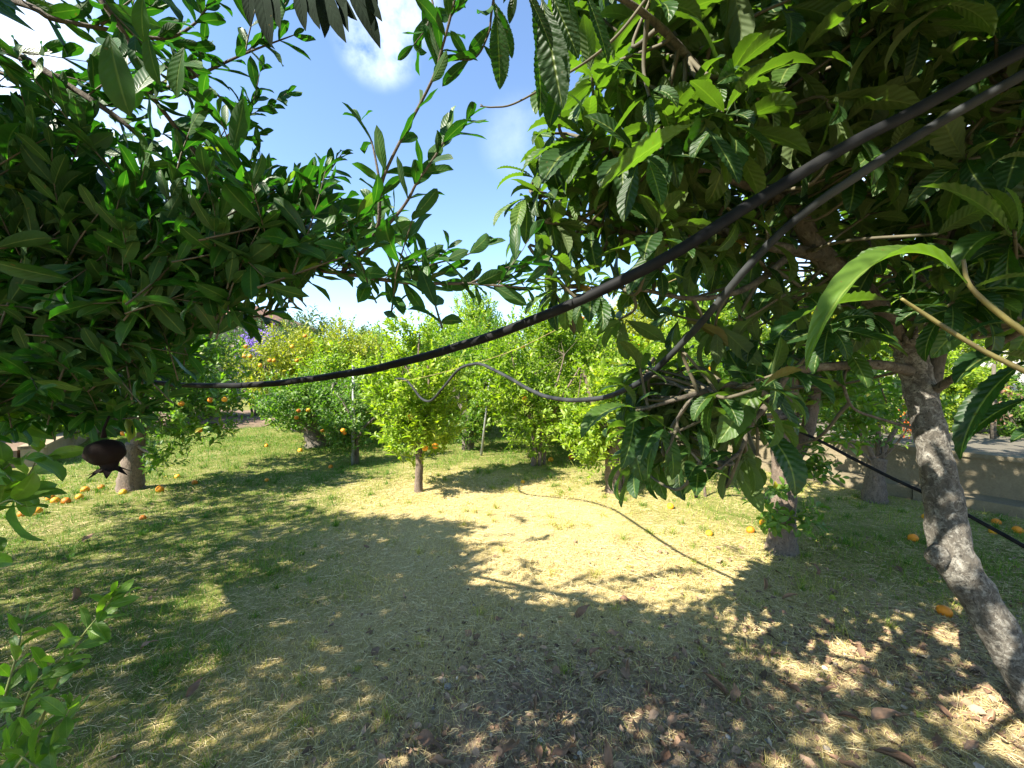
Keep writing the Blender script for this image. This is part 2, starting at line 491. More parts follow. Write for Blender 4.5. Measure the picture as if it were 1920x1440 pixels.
def shoot(g, path, nl, llen, T, lift=0.9, start=0.15, mi=0, tw_mi=1, tr=0.003, opposite=True, jit=0.35, rshift=0.0, upbias=0.8, sides=4, tip=True, twig=True, ry=0.0):
    """leaves along a twig path"""
    path = np.asarray(path, float)
    m = len(path)
    if twig:
        g.tube(path, np.linspace(tr, tr * 0.45, m), sides, tw_mi, cap=False)
    s = np.linspace(start, 1.0, nl) + RG.uniform(-.02, .02, nl)
    s = np.clip(s, 0, 1)
    if opposite:
        s = np.linspace(start, 1.0, max(nl // 2, 1)).repeat(2)[:nl]
        if len(s) < nl:
            s = np.append(s, 1.0)
    idx = s * (m - 1)
    i0 = np.clip(idx.astype(int), 0, m - 2); fr = (idx - i0)[:, None]
    pos = path[i0] * (1 - fr) + path[i0 + 1] * fr
    tan = path[i0 + 1] - path[i0]
    tan /= np.maximum(np.linalg.norm(tan, axis=1), 1e-9)[:, None]
    ref = np.tile(np.array([0.2, 0.5, 0.84]), (nl, 1))
    ref[np.abs(np.sum(tan * ref, 1)) > .92] = (1, 0, 0)
    a = np.cross(tan, ref); a /= np.linalg.norm(a, axis=1)[:, None]
    b = np.cross(tan, a)
    if opposite:
        k = np.arange(nl)
        ang = (k % 2) * math.pi + (k // 2) * (math.pi / 2 if RG.random() < .5 else 0.5) + RG.uniform(0, 6.28)
    else:
        ang = np.arange(nl) * 2.4 + RG.uniform(0, 6.28)
    ang = ang + RG.normal(0, jit, nl)
    rad = np.cos(ang)[:, None] * a + np.sin(ang)[:, None] * b
    ta = lift + RG.normal(0, .2, nl)
    if tip:
        ta[-1] = .2
    t = np.cos(ta)[:, None] * tan + np.sin(ta)[:, None] * rad
    t += RG.normal(0, .14, (nl, 3))
    upw = upbias * np.array([0, 0, 1.0]) + tan * 0.45 + RG.normal(0, .35, (nl, 3))
    Rm = frames(t, upw)
    sc = llen * RG.uniform(.65, 1.15, nl) * np.interp(s, [0, .3, .85, 1.0], [.8, 1, .95, .62])
    rn = np.clip(RG.beta(2.2, 2.6, nl) * .85 + rshift + (RG.random(nl) < .02) * .4 + ry, 0, 1)
    ti = RG.integers(0, len(T), nl)
    for k in range(len(T)):
        q = ti == k
        if q.any():
            g.leaves(T[k], pos[q], Rm[q], sc[q], rn[q], mi)


def rand_unit(n):
    v = RG.standard_normal((n, 3))
    return v / np.linalg.norm(v, axis=1)[:, None]


def curve_to(p, d, L, n=5, droop=0.0, wob=0.12):
    """a short wandering twig path from p along d"""
    d = unit(d); pts = [np.asarray(p, float)]
    w = RG.normal(0, wob, 3)
    for i in range(n):
        d = unit(d + w / n + np.array([0, 0, -droop / n]) + RG.normal(0, .05, 3))
        pts.append(pts[-1] + d * L / n)
    return np.array(pts)



class Lib:
    """ready-made leafy shoots at several tilts, placed many at a time"""
    TILT = (12, 38, 64, 95, 130)

    def __init__(self, T, per, llen, L, lift=.85, droop=.1, opposite=False, tr=.0028, variants=4, upbias=.7, start=.05):
        self.t = []
        for a in self.TILT:
            row = []
            for k in range(variants):
                g = Geo(); d = np.array([math.sin(R(a)), 0, math.cos(R(a))])
                path = curve_to(-d * L * .55, d, L, 4, droop)
                shoot(g, path, int(per * RG.uniform(.8, 1.2)), llen, T, lift, start, 0, 1, tr, opposite, upbias=upbias, sides=3)
                row.append((np.concatenate(g.V), np.concatenate(g.F), np.concatenate(g.U), np.concatenate(g.A), np.concatenate(g.MI)))
            self.t.append(row)

    def place(self, g, pos, dirs, sc, rsh):
        pos = np.asarray(pos); dirs = np.asarray(dirs); n = len(pos)
        if n == 0: return
        dirs = dirs / np.linalg.norm(dirs, axis=1)[:, None]
        tilt = np.degrees(np.arccos(np.clip(dirs[:, 2], -1, 1)))
        ti = np.argmin(np.abs(tilt[:, None] - np.array(self.TILT)[None]), 1)
        az = np.arctan2(dirs[:, 1], dirs[:, 0]) + RG.normal(0, .05, n)
        vi = RG.integers(0, len(self.t[0]), n)
        for a in range(len(self.TILT)):
            for v in range(len(self.t[0])):
                q = np.where((ti == a) & (vi == v))[0]
                if len(q) == 0: continue
                V, Fq, U, A, MI = self.t[a][v]
                c, s_ = np.cos(az[q]), np.sin(az[q]); z = np.zeros(len(q)); o = np.ones(len(q))
                # small random roll as well, so no two copies look alike
                e = RG.normal(0, .16, len(q)); ce, se = np.cos(e), np.sin(e)
                Rz = np.stack([np.stack([c, -s_, z], 1), np.stack([s_, c, z], 1), np.stack([z, z, o], 1)], 1)
                Rx = np.stack([np.stack([o, z, z], 1), np.stack([z, ce, -se], 1), np.stack([z, se, ce], 1)], 1)
                W = np.einsum('nij,kj->nki', Rz @ Rx, V) * sc[q][:, None, None] + pos[q][:, None, :]
                k = len(V)
                FF = (Fq[None] + (np.arange(len(q)) * k)[:, None, None]).reshape(-1, 4)
                AA = np.clip(A[None] + rsh[q][:, None], 0, 1).ravel()
                g.V.append(W.reshape(-1, 3).astype(np.float32)); g.F.append(FF + g.n); g.U.append(np.tile(U, (len(q), 1))); g.A.append(AA.astype(np.float32))
                g.MI.append(np.tile(MI, len(q))); g.n += k * len(q)


# ------------------------------------------------------------------ objects and tags


def tag(o, label=None, cat=None, group=None, kind=None):
    if label: o['label'] = label
    if cat: o['category'] = cat
    if group: o['group'] = group
    if kind: o['kind'] = kind
    return o


def thing(name, label, cat, loc, group=None):
    o = bpy.data.objects.new(name, None); COL.objects.link(o)
    o.location = [float(x) for x in loc]; o.empty_display_size = 0.1
    return tag(o, label, cat, group)


def sphere_quads(nu=14, nv=9, sx=1, sy=1, sz=1, lump=0.0, dimple=0.0):
    V = []; Fq = []
    for i in range(nv + 1):
        ph = math.pi * i / nv
        for j in range(nu):
            a = 2 * math.pi * j / nu
            r = 1 + (RG.normal(0, lump) if lump and 0 < i < nv else 0)
            z = math.cos(ph)
            if dimple and i == 0: z = 1 - dimple
            V.append((sx * r * max(math.sin(ph), 1e-3) * math.cos(a), sy * r * max(math.sin(ph), 1e-3) * math.sin(a), sz * r * z))
    for i in range(nv):
        for j in range(nu):
            a = i * nu + j; b = i * nu + (j + 1) % nu
            Fq.append((a, a + nu, b + nu, b))
    return np.array(V), np.array(Fq)


ORANGE_ME = []
for k in range(3):
    V, Fq = sphere_quads(20, 12, 1.0, 1.0, (.93, .88, .97)[k], 0.006, 0.07)
    g = Geo(); g.add(V, Fq)
    a = np.arange(5)
    g.tube([(0, 0, .86), (0, 0, .93), (0.01, 0, .96)], [.10, .11, .04], 6, 1)
    ORANGE_ME.append(mesh_from('orange', np.concatenate(g.V), np.concatenate(g.F), None, None, [M['orange'] if k < 2 else M['orange_y'], M['green_twig']], np.concatenate(g.MI)))


def orange_in_tree(p, parent, r=0.038):
    o = bpy.data.objects.new('orange', random.choice(ORANGE_ME)); COL.objects.link(o)
    o.parent = parent
    o.location = Vector([float(x) for x in p]) - parent.location
    o.scale = (r, r, r); o.rotation_euler = (random.uniform(-.4, .4), random.uniform(-.4, .4), random.uniform(0, 6))
    return o


# ------------------------------------------------------------------ ground
def gz(x, y):
    """gentle unevenness of the lawn"""
    x = np.asarray(x, float); y = np.asarray(y, float)
    return 0.012 * np.sin(1.7 * x + .6 * y) + 0.010 * np.sin(2.9 * y - 1.1 * x + 1) + 0.006 * np.sin(6.1 * x + 4.7 * y)


def sfield(x, y, f, seed):
    """smooth pseudo noise -1..1"""
    r = np.random.default_rng(seed); v = 0
    for k in range(7):
        a = r.uniform(0, 6.28); ff = f * r.uniform(.6, 1.8)
        v = v + np.sin(ff * (x * math.cos(a) + y * math.sin(a)) + r.uniform(0, 6.28))
    return v / 3.2


def dryness(x, y):
    """0 green .. 1 straw: the mown middle is bleached, left and far grass is greener"""
    x = np.asarray(x, float); y = np.asarray(y, float)
    c = np.exp(-((x - .3) / 2.2) ** 2 - ((y - 4.2) / 2.0) ** 2) * .62
    near = np.clip((2.9 - y) / 1.2, 0, 1) * .42 * np.clip((x + 2.0) / 1.5, 0, 1)
    far = np.clip((y - 5.2) / 2.5, 0, 1) * .36
    left = np.clip((-x - .7) / 1.6, 0, 1) * .36 + np.clip((x - 2.0) / 1.0, 0, 1) * .22 * (y > 2.4)
    warm = .22 * np.exp(-((x + .5) / 1.5) ** 2 - ((y - 2.8) / 1.3) ** 2)
    return np.clip(.36 + c + warm + near - far - left + .20 * sfield(x, y, 1.6, 3) + .12 * sfield(x, y, 5, 4), 0.02, .97)


def soilness(x, y):
    x = np.asarray(x, float); y = np.asarray(y, float)
    return np.clip(np.clip((2.9 - y) / 1.3, 0, 1) * np.clip((x + 1.2) / 1.2, 0, 1) * (.6 + .25 * np.clip(x - .3, 0, 1) + .65 * sfield(x, y, 2.6, 8)), 0, .95)


def make_ground():
    xs = np.unique(np.concatenate([np.linspace(-9, 9, 140), np.array([-200, -90, -40, -22, -14, 14, 22, 40, 90, 200])]))
    ys = np.unique(np.concatenate([np.linspace(-3, 14, 130), np.array([-200, -80, -30, -12, -6, 18, 24, 35, 70, 150, 300])]))
    X, Y = np.meshgrid(xs, ys)
    Z = gz(X, Y) * (np.hypot(X, Y) < 30)
    nx = len(xs)
    V = np.stack([X.ravel(), Y.ravel(), Z.ravel()], 1)
    i = np.arange(len(ys) - 1)[:, None] * nx; j = np.arange(nx - 1)[None]
    Fq = np.stack([i + j, i + j + 1, i + nx + j + 1, i + nx + j], -1).reshape(-1, 4)
    m, nt, ns, ln = newmat('lawn soil and thatch')
    tc = N(ns, 'ShaderNodeTexCoord')
    ad = N(ns, 'ShaderNodeAttribute', attribute_name='dry'); aso = N(ns, 'ShaderNodeAttribute', attribute_name='soil')
    n1 = N(ns, 'ShaderNodeTexNoise'); n1.inputs['Scale'].default_value = 55; n1.inputs['Detail'].default_value = 10; n1.inputs['Roughness'].default_value = .75
    n2 = N(ns, 'ShaderNodeTexNoise'); n2.inputs['Scale'].default_value = 7; n2.inputs['Detail'].default_value = 8
    ln.new(tc.outputs['Object'], n1.inputs[0]); ln.new(tc.outputs['Object'], n2.inputs[0])
    straw = ramp(ns, [(.3, (.25, .185, .08)), (.5, (.44, .35, .155)), (.7, (.55, .45, .22))]); ln.new(n1.outputs['Fac'], straw.inputs[0])
    green = ramp(ns, [(.3, (.075, .09, .022)), (.55, (.16, .17, .04)), (.75, (.30, .26, .09))]); ln.new(n1.outputs['Fac'], green.inputs[0])
    soil = ramp(ns, [(.3, (.12, .085, .058)), (.52, (.30, .22, .15)), (.72, (.48, .37, .26))]); ln.new(n1.outputs['Fac'], soil.inputs[0])
    dd = math_n(ns, ln, 'ADD', ad.outputs['Fac'], math_n(ns, ln, 'MULTIPLY', math_n(ns, ln, 'SUBTRACT', n2.outputs['Fac'], .5), 1.0))
    c = mixc(ns, ln, dd, green.outputs[0], straw.outputs[0])
    ss = math_n(ns, ln, 'ADD', aso.outputs['Fac'], math_n(ns, ln, 'MULTIPLY', math_n(ns, ln, 'SUBTRACT', n2.outputs['Fac'], .5), 1.2))
    ssn = ns[ss.node.name] if False else ss.node
    ssn.use_clamp = True; dd.node.use_clamp = True
    c = mixc(ns, ln, ss, c, soil.outputs[0])
    bs = N(ns, 'ShaderNodeBsdfPrincipled'); bs.inputs['Roughness'].default_value = .95; bs.inputs['Specular IOR Level'].default_value = .15
    ln.new(c, bs.inputs['Base Color'])
    bu = N(ns, 'ShaderNodeBump'); bu.inputs['Strength'].default_value = .8; bu.inputs['Distance'].default_value = .02
    ln.new(n1.outputs['Fac'], bu.inputs['Height']); ln.new(bu.outputs[0], bs.inputs['Normal'])
    out = N(ns, 'ShaderNodeOutputMaterial'); ln.new(bs.outputs[0], out.inputs[0])
    me = mesh_from('ground', V, Fq, None, {'dry': dryness(V[:, 0], V[:, 1]), 'soil': soilness(V[:, 0], V[:, 1])}, [m])
    o = bpy.data.objects.new('ground', me); COL.objects.link(o)
    o['kind'] = 'structure'


make_ground()

GRASS_STOPS = [(0, (.060, .150, .012)), (.25, (.125, .23, .018)), (.45, (.26, .31, .032)), (.65, (.42, .36, .10)), (1, (.62, .49, .23))]
M['grass'] = attrmat('grass blade', GRASS_STOPS, tfac=.35, rough=.6)
M['straw'] = attrmat('dry clippings', [(0, (.21, .145, .07)), (.35, (.43, .335, .16)), (.75, (.61, .50, .26)), (1, (.70, .60, .36))], tfac=.12, tcol=(1, .9, .7), rough=.7)
M['litter'] = attrmat('leaf litter', [(0, (.06, .038, .024)), (.5, (.22, .135, .085)), (.85, (.38, .26, .17)), (1, (.42, .37, .29))], rough=.8)


def scatter_ground(dens_fn, regions):
    """regions: (y0,y1,density per m2); points within the view wedge"""
    out = []
    for y0, y1, dn in regions:
        w = 1.5 * y1 + 1.0
        n = int((y1 - y0) * 2 * w * dn)
        x = RG.uniform(-w, w, n); y = RG.uniform(y0, y1, n)
        k = np.abs(x) < 1.45 * y + .9
        x, y = x[k], y[k]
        if dens_fn is not None:
            k = RG.random(len(x)) < dens_fn(x, y)
            x, y = x[k], y[k]
        out.append(np.stack([x, y], 1))
    return np.concatenate(out)


# garden edges (plan): raised wall at right, bed at left
WA, WB = np.array([7.4, 1.75]), np.array([3.45, 7.3])       # face of the right wall
WDIR = (WB - WA) / np.linalg.norm(WB - WA); WN = np.array([-WDIR[1], WDIR[0]])   # towards the lawn
if WN[0] > 0: WN = -WN


def lawn_mask(x, y):
    s = (x - WA[0]) * WN[0] + (y - WA[1]) * WN[1]
    along = (x - WA[0]) * WDIR[0] + (y - WA[1]) * WDIR[1]
    onwall = (s < .42) & (along < 6.9)
    bed = (x < -7.9 - .75 * (y - 7.0)) & (y > 5.5)
    bed2 = (y > 12.3) & (x < -6.0)
    return ~(onwall | bed | bed2)


def make_grass():
    p = scatter_ground(lambda x, y: np.clip(1.0 - .55 * soilness(x, y), .1, 1) * (0.45 + .55 * (1 - dryness(x, y))),
                       [(1.05, 2.2, 7500), (2.2, 3.6, 5600), (3.6, 6, 2600), (6, 9.5, 1500), (9.5, 15, 600)])
    nt_ = 420
    tc_ = scatter_ground(None, [(1.1, 6.5, 9)])[:nt_]; nb = 46
    ang = RG.uniform(0, 6.28, (len(tc_), nb)); rad = np.abs(RG.normal(0, .022, (len(tc_), nb))) * RG.uniform(.6, 2.2, (len(tc_), 1))
    tp = np.stack([tc_[:, :1] + np.cos(ang) * rad, tc_[:, 1:] + np.sin(ang) * rad], -1).reshape(-1, 2)
    p = np.concatenate([p, tp]); istuft = np.concatenate([np.zeros(len(p) - len(tp), bool), np.ones(len(tp), bool)])
    k = lawn_mask(p[:, 0], p[:, 1]); p = p[k]; istuft = istuft[k]
    n = len(p); x, y = p[:, 0], p[:, 1]
    dr = dryness(x, y) - .35 * istuft
    clump = sfield(x, y, 9, 21)
    h = np.clip(RG.lognormal(0, .40, n) * (.026 + .012 * np.clip(clump, -1, 1)) * (1 + .12 * np.clip(y - 5, 0, 6)) * np.where(dr < .4, 1.15, 0.9), .008, .13)
    tuft = RG.random(n) < .012
    h = np.where(tuft, h * 2.0, h) * np.where(istuft, 1.7, 1.0)
    w = .0011 * (1 + .22 * np.clip(y - 2, 0, 8)) * RG.uniform(.7, 1.5, n)
    a = RG.uniform(0, 6.283, n); lean = RG.uniform(.2, 1.25, n)
    b = a + RG.normal(0, .6, n)
    ux, uy = np.cos(a) * w, np.sin(a) * w
    lx, ly = np.sin(b) * lean, -np.cos(b) * lean
    z = gz(x, y) - .004
    V = np.empty((n, 6, 3), np.float32)
    for i, (t, ww) in enumerate(((0, 1), (.55, .8), (1, .12))):
        px = x + lx * h * t ** 1.7; py = y + ly * h * t ** 1.7
        pz = z + h * t * (1 - .28 * lean * t)
        V[:, 2 * i] = np.stack([px - ux * ww, py - uy * ww, pz], 1)
        V[:, 2 * i + 1] = np.stack([px + ux * ww, py + uy * ww, pz], 1)
    base = (np.arange(n) * 6)[:, None]
    Fq = np.stack([base + np.array([0, 1, 3, 2]), base + np.array([2, 3, 5, 4])], 1).reshape(-1, 4)
    dd = np.clip(dr * .95 + RG.normal(0, .17, n), 0, 1)
    me = mesh_from('grass', V.reshape(-1, 3), Fq, None, {'rnd': np.repeat(dd, 6)}, [M['grass']])
    o = bpy.data.objects.new('grass', me); COL.objects.link(o)
    tag(o, 'short mown grass, green at the edges and bleached in the middle', 'grass', kind='stuff')


def make_straw():
    p = scatter_ground(lambda x, y: np.clip(.25 + .75 * dryness(x, y) + .25 * sfield(x, y, 3.3, 5), .08, 1) * (1 - .55 * soilness(x, y)),
                       [(1.05, 2.2, 6800), (2.2, 3.6, 5200), (3.6, 6, 2200), (6, 9, 500)])
    p = p[lawn_mask(p[:, 0], p[:, 1])]
    n = len(p); x, y = p[:, 0], p[:, 1]
    L = np.clip(RG.lognormal(-3.35, .55, n), .010, .16) * (1 + .1 * np.clip(y - 3, 0, 5))
    w = RG.uniform(.0004, .00095, n) * (1 + .25 * np.clip(y - 2, 0, 6))
    a = RG.uniform(0, 6.283, n) + .5 * sfield(x, y, 2.5, 33)
    tilt = RG.normal(0.03, .16, n); bend = RG.normal(0, .18, n)
    z = gz(x, y) + np.abs(RG.normal(.004, .009, n)) + .002
    V = np.empty((n, 8, 3), np.float32)
    for i, t in enumerate((-.5, -.17, .17, .5)):
        aa = a + bend * t
        px = x + np.cos(aa) * L * t; py = y + np.sin(aa) * L * t; pz = np.maximum(z + L * t * tilt - .02 * L * (t * t * 4), gz(px, py) + .001)
        V[:, 2 * i] = np.stack([px - np.sin(aa) * w, py + np.cos(aa) * w, pz + .0007], 1)
        V[:, 2 * i + 1] = np.stack([px + np.sin(aa) * w, py - np.cos(aa) * w, pz - .0003], 1)
    base = (np.arange(n) * 8)[:, None]
    Fq = np.stack([base + np.array([0, 1, 3, 2]), base + np.array([2, 3, 5, 4]), base + np.array([4, 5, 7, 6])], 1).reshape(-1, 4)
    dd = np.clip(RG.beta(2.2, 2, n) * .9 + .12 * dryness(x, y), 0, 1)
    me = mesh_from('dry_clippings', V.reshape(-1, 3), Fq, None, {'rnd': np.repeat(dd, 8)}, [M['straw']])
    o = bpy.data.objects.new('dry_clippings', me); COL.objects.link(o)
    tag(o, 'pale dry grass clippings strewn over the mown lawn', 'dry grass', kind='stuff')


def make_litter():
    p = scatter_ground(lambda x, y: np.clip(.02 + soilness(x, y) * 1.1 + .25 * np.clip(x - .6, 0, 1) * (y < 3.6), 0, 1), [(1.05, 2.4, 1900), (2.4, 3.6, 800), (3.6, 6, 100)])
    n = len(p); g = Geo()
    x, y = p[:, 0], p[:, 1]
    t = np.stack([RG.normal(0, 1, n), RG.normal(0, 1, n), RG.normal(0, .25, n)], 1)
    Rm = frames(t, np.tile([0, 0, 1.0], (n, 1)) + RG.normal(0, .35, (n, 3)))
    sc = np.clip(RG.lognormal(-3.95, .5, n), .008, .07)
    pos = np.stack([x, y, gz(x, y) + RG.uniform(.003, .016, n)], 1)
    rn = np.clip(RG.beta(2, 2.4, n), 0, 1)
    T = [leaf_template(3, 3, prof_broad, .5, b, .5, wavy=.4) for b in (.5, 1.6, -.9)]
    ti = RG.integers(0, 3, n)
    for k in range(3):
        q = ti == k
        g.leaves(T[k], pos[q], Rm[q], sc[q], rn[q], 0, RG.uniform(.8, 1.9, q.sum()))
    o = g.build('leaf_litter', [M['litter']])
    tag(o, 'broken brown leaf litter on the bare soil under the loquat', 'leaf litter', kind='stuff')


def make_pebbles():
    p = scatter_ground(lambda x, y: np.clip(soilness(x, y) * .9 + .04, 0, 1), [(1.05, 2.6, 90), (2.6, 3.4, 25)])
    g = Geo()
    for (x, y) in p:
        V, Fq = sphere_quads(7, 5, 1, RG.uniform(.6, .95), RG.uniform(.35, .6), .08)
        r = min(.022, RG.lognormal(-4.9, .45)); a = RG.uniform(0, 6.28)
        V = V @ np.array([[math.cos(a), math.sin(a), 0], [-math.sin(a), math.cos(a), 0], [0, 0, 1]]) * r
        g.add(V + np.array([x, y, gz(x, y) + r * .25]), Fq, None, np.full(len(V), RG.random()))
    o = g.build('gravel', [attrmat('pebble', [(0, (.13, .11, .09)), (.7, (.25, .22, .19)), (1, (.42, .39, .35))], rough=.85)])
    tag(o, 'small grey pebbles scattered among the leaf litter', 'gravel', kind='stuff')


make_grass(); make_straw(); make_litter(); make_pebbles()

# ------------------------------------------------------------------ trees


def blob(x0, y0, x1, y1, d, ry, w=1.0):
    c = P((x0 + x1) / 2, (y0 + y1) / 2, d)
    return (c, np.array([(x1 - x0) / 2 / F * d, ry, (y1 - y0) / 2 / F * d]), w)


def clumpnoise(p, f, seed):
    r = np.random.default_rng(seed); v = 0
    for k in range(6):
        a = unit(r.standard_normal(3)) * f * r.uniform(.7, 1.6)
        v = v + np.sin(p @ a + r.uniform(0, 6.28))
    return v / 2.6


def citrus(name, label, cat, stems, blobs, nsh, llen=.075, leaf='cit_leaf', bark='cit_bark', limbs=9, oranges=(), group='citrus trees of the orchard',
           per=11, T=None, gap=.0, seed=1, shl=.22, rshift=0., sides=9, orr=.036, noise=.05, lift=.85, upd=.55, droop=0.0, extra=None):
    """stems: list of ([world pts], [radii]); first one starts at the foot"""
    base = np.array(stems[0][0][0], float)
    t = thing(name, label, cat, (base[0], base[1], 0.0), group)
    g = Geo(); tops = []
    for pts, rs in stems:
        pp = smooth_path(pts, 6)
        g.tube(pp, interp_r(rs, len(pp)), sides, 0, True, noise)
        tops.append((np.asarray(pts[-1], float), rs[-1]))
    tr = g.build('trunk', [M[bark]], t)
    g = Geo()
    ws = np.array([b[2] * np.prod(b[1]) ** (2 / 3) for b in blobs]); ws /= ws.sum()
    # limbs reach from the stem tops into the crown
    for k in range(limbs):
        bi = RG.choice(len(blobs), p=ws); c, r, _ = blobs[bi]
        e = c + rand_unit(1)[0] * r * RG.uniform(.35, .8)
        st, sr = min(tops, key=lambda q: np.linalg.norm(q[0] - e))
        mid = (st + e) / 2 + RG.normal(0, .10, 3) * np.linalg.norm(e - st) + np.array([0, 0, -.05])
        pp = smooth_path([st, mid, e], 6)
        r0 = min(sr * .6, .03)
        gb = Geo(); gb.tube(pp, interp_r([r0, r0 * .55, .005], len(pp)), 6, 0, False)
        gb.build('branch', [M[bark]], t)
    n = int(nsh * DENS * 1.25)
    bi = RG.choice(len(blobs), n, p=ws); C = np.array([q[0] for q in blobs])[bi]; RR = np.array([q[1] for q in blobs])[bi]
    u = rand_unit(n); rr = RG.random(n) ** .42
    wob = 1 + .24 * np.sin(3.1 * u[:, 0] + seed) * np.cos(2.7 * u[:, 2] + 1.3 * seed + u[:, 1] * 2) + .10 * np.sin(7 * u[:, 0] + 5 * u[:, 2] + seed * 2)
    p = C + u * RR * (rr * wob)[:, None]
    keep = p[:, 2] > .12
    if gap:
        keep &= clumpnoise(p, 3.0 / max(.25, RR.mean()), seed) > gap * 1.0 - .62
    p, u, rr = p[keep], u[keep], rr[keep]
    d = u * np.array([.7, .7, .45]) + np.array([0, 0, upd]) + RG.normal(0, .30, (len(p), 3))
    dist = np.linalg.norm(base[:2])
    if T is None: T = T_CIT if dist < 7.5 else T_CITF
    lib = Lib(T, per, llen, shl, lift, .12 + droop)
    lib.place(g, p, d, RG.uniform(.75, 1.25, len(p)), RG.normal(0, .10, len(p)) + .22 * (rr - .7) + rshift + .12 * clumpnoise(p, 2.2, seed + 50))
    # a few long leading shoots break the outline
    k = max(4, int(len(p) * .03)); q = RG.choice(len(p), k)
    lib.place(g, p[q] + u[q] * .08, u[q] * .6 + [0, 0, 1.0], RG.uniform(1.3, 1.8, k), np.full(k, .15))
    if extra:
        extra(g)
    g.build('crown', [M[leaf], M['green_twig']], t)
    for q in oranges:
        orange_in_tree(P(*q), t, orr)
    return t


DENS = 1.7


def gpt(px, py, dz=0.0):
    q = G(px, py); q[2] = float(gz(q[0], q[1])) - .03 + dz
    return q


def Z(p, z, dx=0., dy=0.):
    return np.array([p[0] + dx, p[1] + dy, z])


# --- young citrus in the middle
b = gpt(785, 921)
citrus('citrus_tree', 'young bright green citrus tree on a single slim trunk in mid lawn', 'tree',
       [([b, Z(b, .12), Z(b, .38, .01), Z(b, .58, -.005)], [.062, .05, .047, .052]),
        ([Z(b, .54, -.005), Z(b, .75, -.10, .03), Z(b, 1.15, -.13, .05), Z(b, 1.6, -.16)], [.04, .032, .02, .01]),
        ([Z(b, .54, -.005), Z(b, .78, .09), Z(b, 1.25, .14), Z(b, 1.75, .12)], [.04, .033, .02, .01]),
        ([Z(b, .54), Z(b, .8, .01, -.06), Z(b, 1.3, .0, -.05), Z(b, 2.0, .02)], [.035, .03, .018, .008])],
       [blob(680, 650, 865, 800, 5.15, .62, 1.1), blob(722, 585, 832, 700, 5.15, .42, .8), blob(715, 765, 860, 852, 5.1, .48, .9)],
       420, .082, 'lime_leaf', limbs=8, oranges=[(769, 783, 4.75), (797, 840, 4.8), (816, 836, 4.8)], seed=2, gap=.05, shl=.24, lift=.75, upd=.8)

# --- forked tree at left
b = gpt(246, 921)
citrus('citrus_tree', 'old orange tree with thick forked trunk beside the dark hanging pomegranate', 'tree',
       [([b, Z(b, .1), Z(b, .42, .04), Z(b, .62, .07)], [.16, .135, .115, .10]),
        ([Z(b, .50, .06), Z(b, .78, .14), Z(b, 1.05, .15), Z(b, 1.45, .30), Z(b, 1.9, .42)], [.085, .075, .06, .04, .02]),
        ([Z(b, 1.0, .14), Z(b, 1.25, -.05), Z(b, 1.6, -.35), Z(b, 1.95, -.6)], [.06, .05, .035, .02]),
        ([Z(b, .95, .15), Z(b, 1.15, .42, -.1), Z(b, 1.3, .75, -.15)], [.04, .03, .015])],
       [blob(60, 540, 420, 760, 5.2, 1.15, 1.2), blob(250, 700, 450, 830, 5.0, .55, .75), blob(120, 700, 260, 790, 5.0, .5, .5), blob(255, 838, 335, 890, 4.7, .22, .35)],
       620, .095, 'cit_leaf', limbs=14, T=T_CIT, oranges=[(340, 757, 4.6), (395, 750, 4.7), (421, 749, 4.7), (232, 812, 4.7), (375, 806, 4.6), (177, 596, 4.7)], seed=3, gap=.18, shl=.28, orr=.031)

# --- dark green tree with dark trunk and yellow one behind
b = gpt(592, 836)
citrus('orange_tree', 'low dark green orange tree on a short flared trunk left of the steel post', 'tree',
       [([b, Z(b, .1), Z(b, .35, -.08), Z(b, .50, -.14)], [.24, .19, .19, .21]),
        ([Z(b, .42, -.1), Z(b, .7, -.45, -.1), Z(b, 1.1, -.8)], [.12, .09, .04]),
        ([Z(b, .42, -.08), Z(b, .8, .1), Z(b, 1.3, .4)], [.12, .08, .04]),
        ([Z(b, .42, -.1), Z(b, .9, -.2, .2), Z(b, 1.4, -.2, .3)], [.10, .08, .04])],
       [blob(470, 700, 660, 800, 8.2, 1.1, 1.2), blob(590, 720, 690, 815, 7.8, .6, .7), blob(640, 700, 700, 800, 8.4, .5, .5)],
       560, .088, 'cit_leaf', 'dk_bark', limbs=10, oranges=[(560, 770, 7.0), (578, 769, 7.0), (604, 807, 7.1), (556, 783, 7.0)], seed=4, gap=.1, shl=.3)
b = gpt(557, 808)
citrus('orange_tree', 'wide yellow-leaved orange tree dotted with ripe fruit behind the dark green one', 'tree',
       [([b, Z(b, .2), Z(b, .6, -.05)], [.17, .14, .13]),
        ([Z(b, .5, -.05), Z(b, 1.1, -.5), Z(b, 1.8, -.8)], [.1, .07, .03]), ([Z(b, .5), Z(b, 1.2, .5), Z(b, 1.9, 1.0)], [.1, .07, .03])],
       [blob(455, 625, 640, 745, 10.2, 1.3, 1.1), blob(560, 612, 745, 740, 10.4, 1.3, 1.1), blob(470, 690, 600, 780, 10.0, .9, .6)],
       900, .092, 'yel_leaf', 'dk_bark', limbs=14, oranges=[(471, 624, 8.9), (461, 650, 8.8), (458, 668, 8.8), (469, 668, 8.9), (488, 685, 8.8), (506, 676, 8.8), (514, 676, 8.9), (548, 650, 8.8), (572, 630, 8.9), (557, 676, 8.9)],
       seed=5, gap=.05, shl=.3, orr=.043)

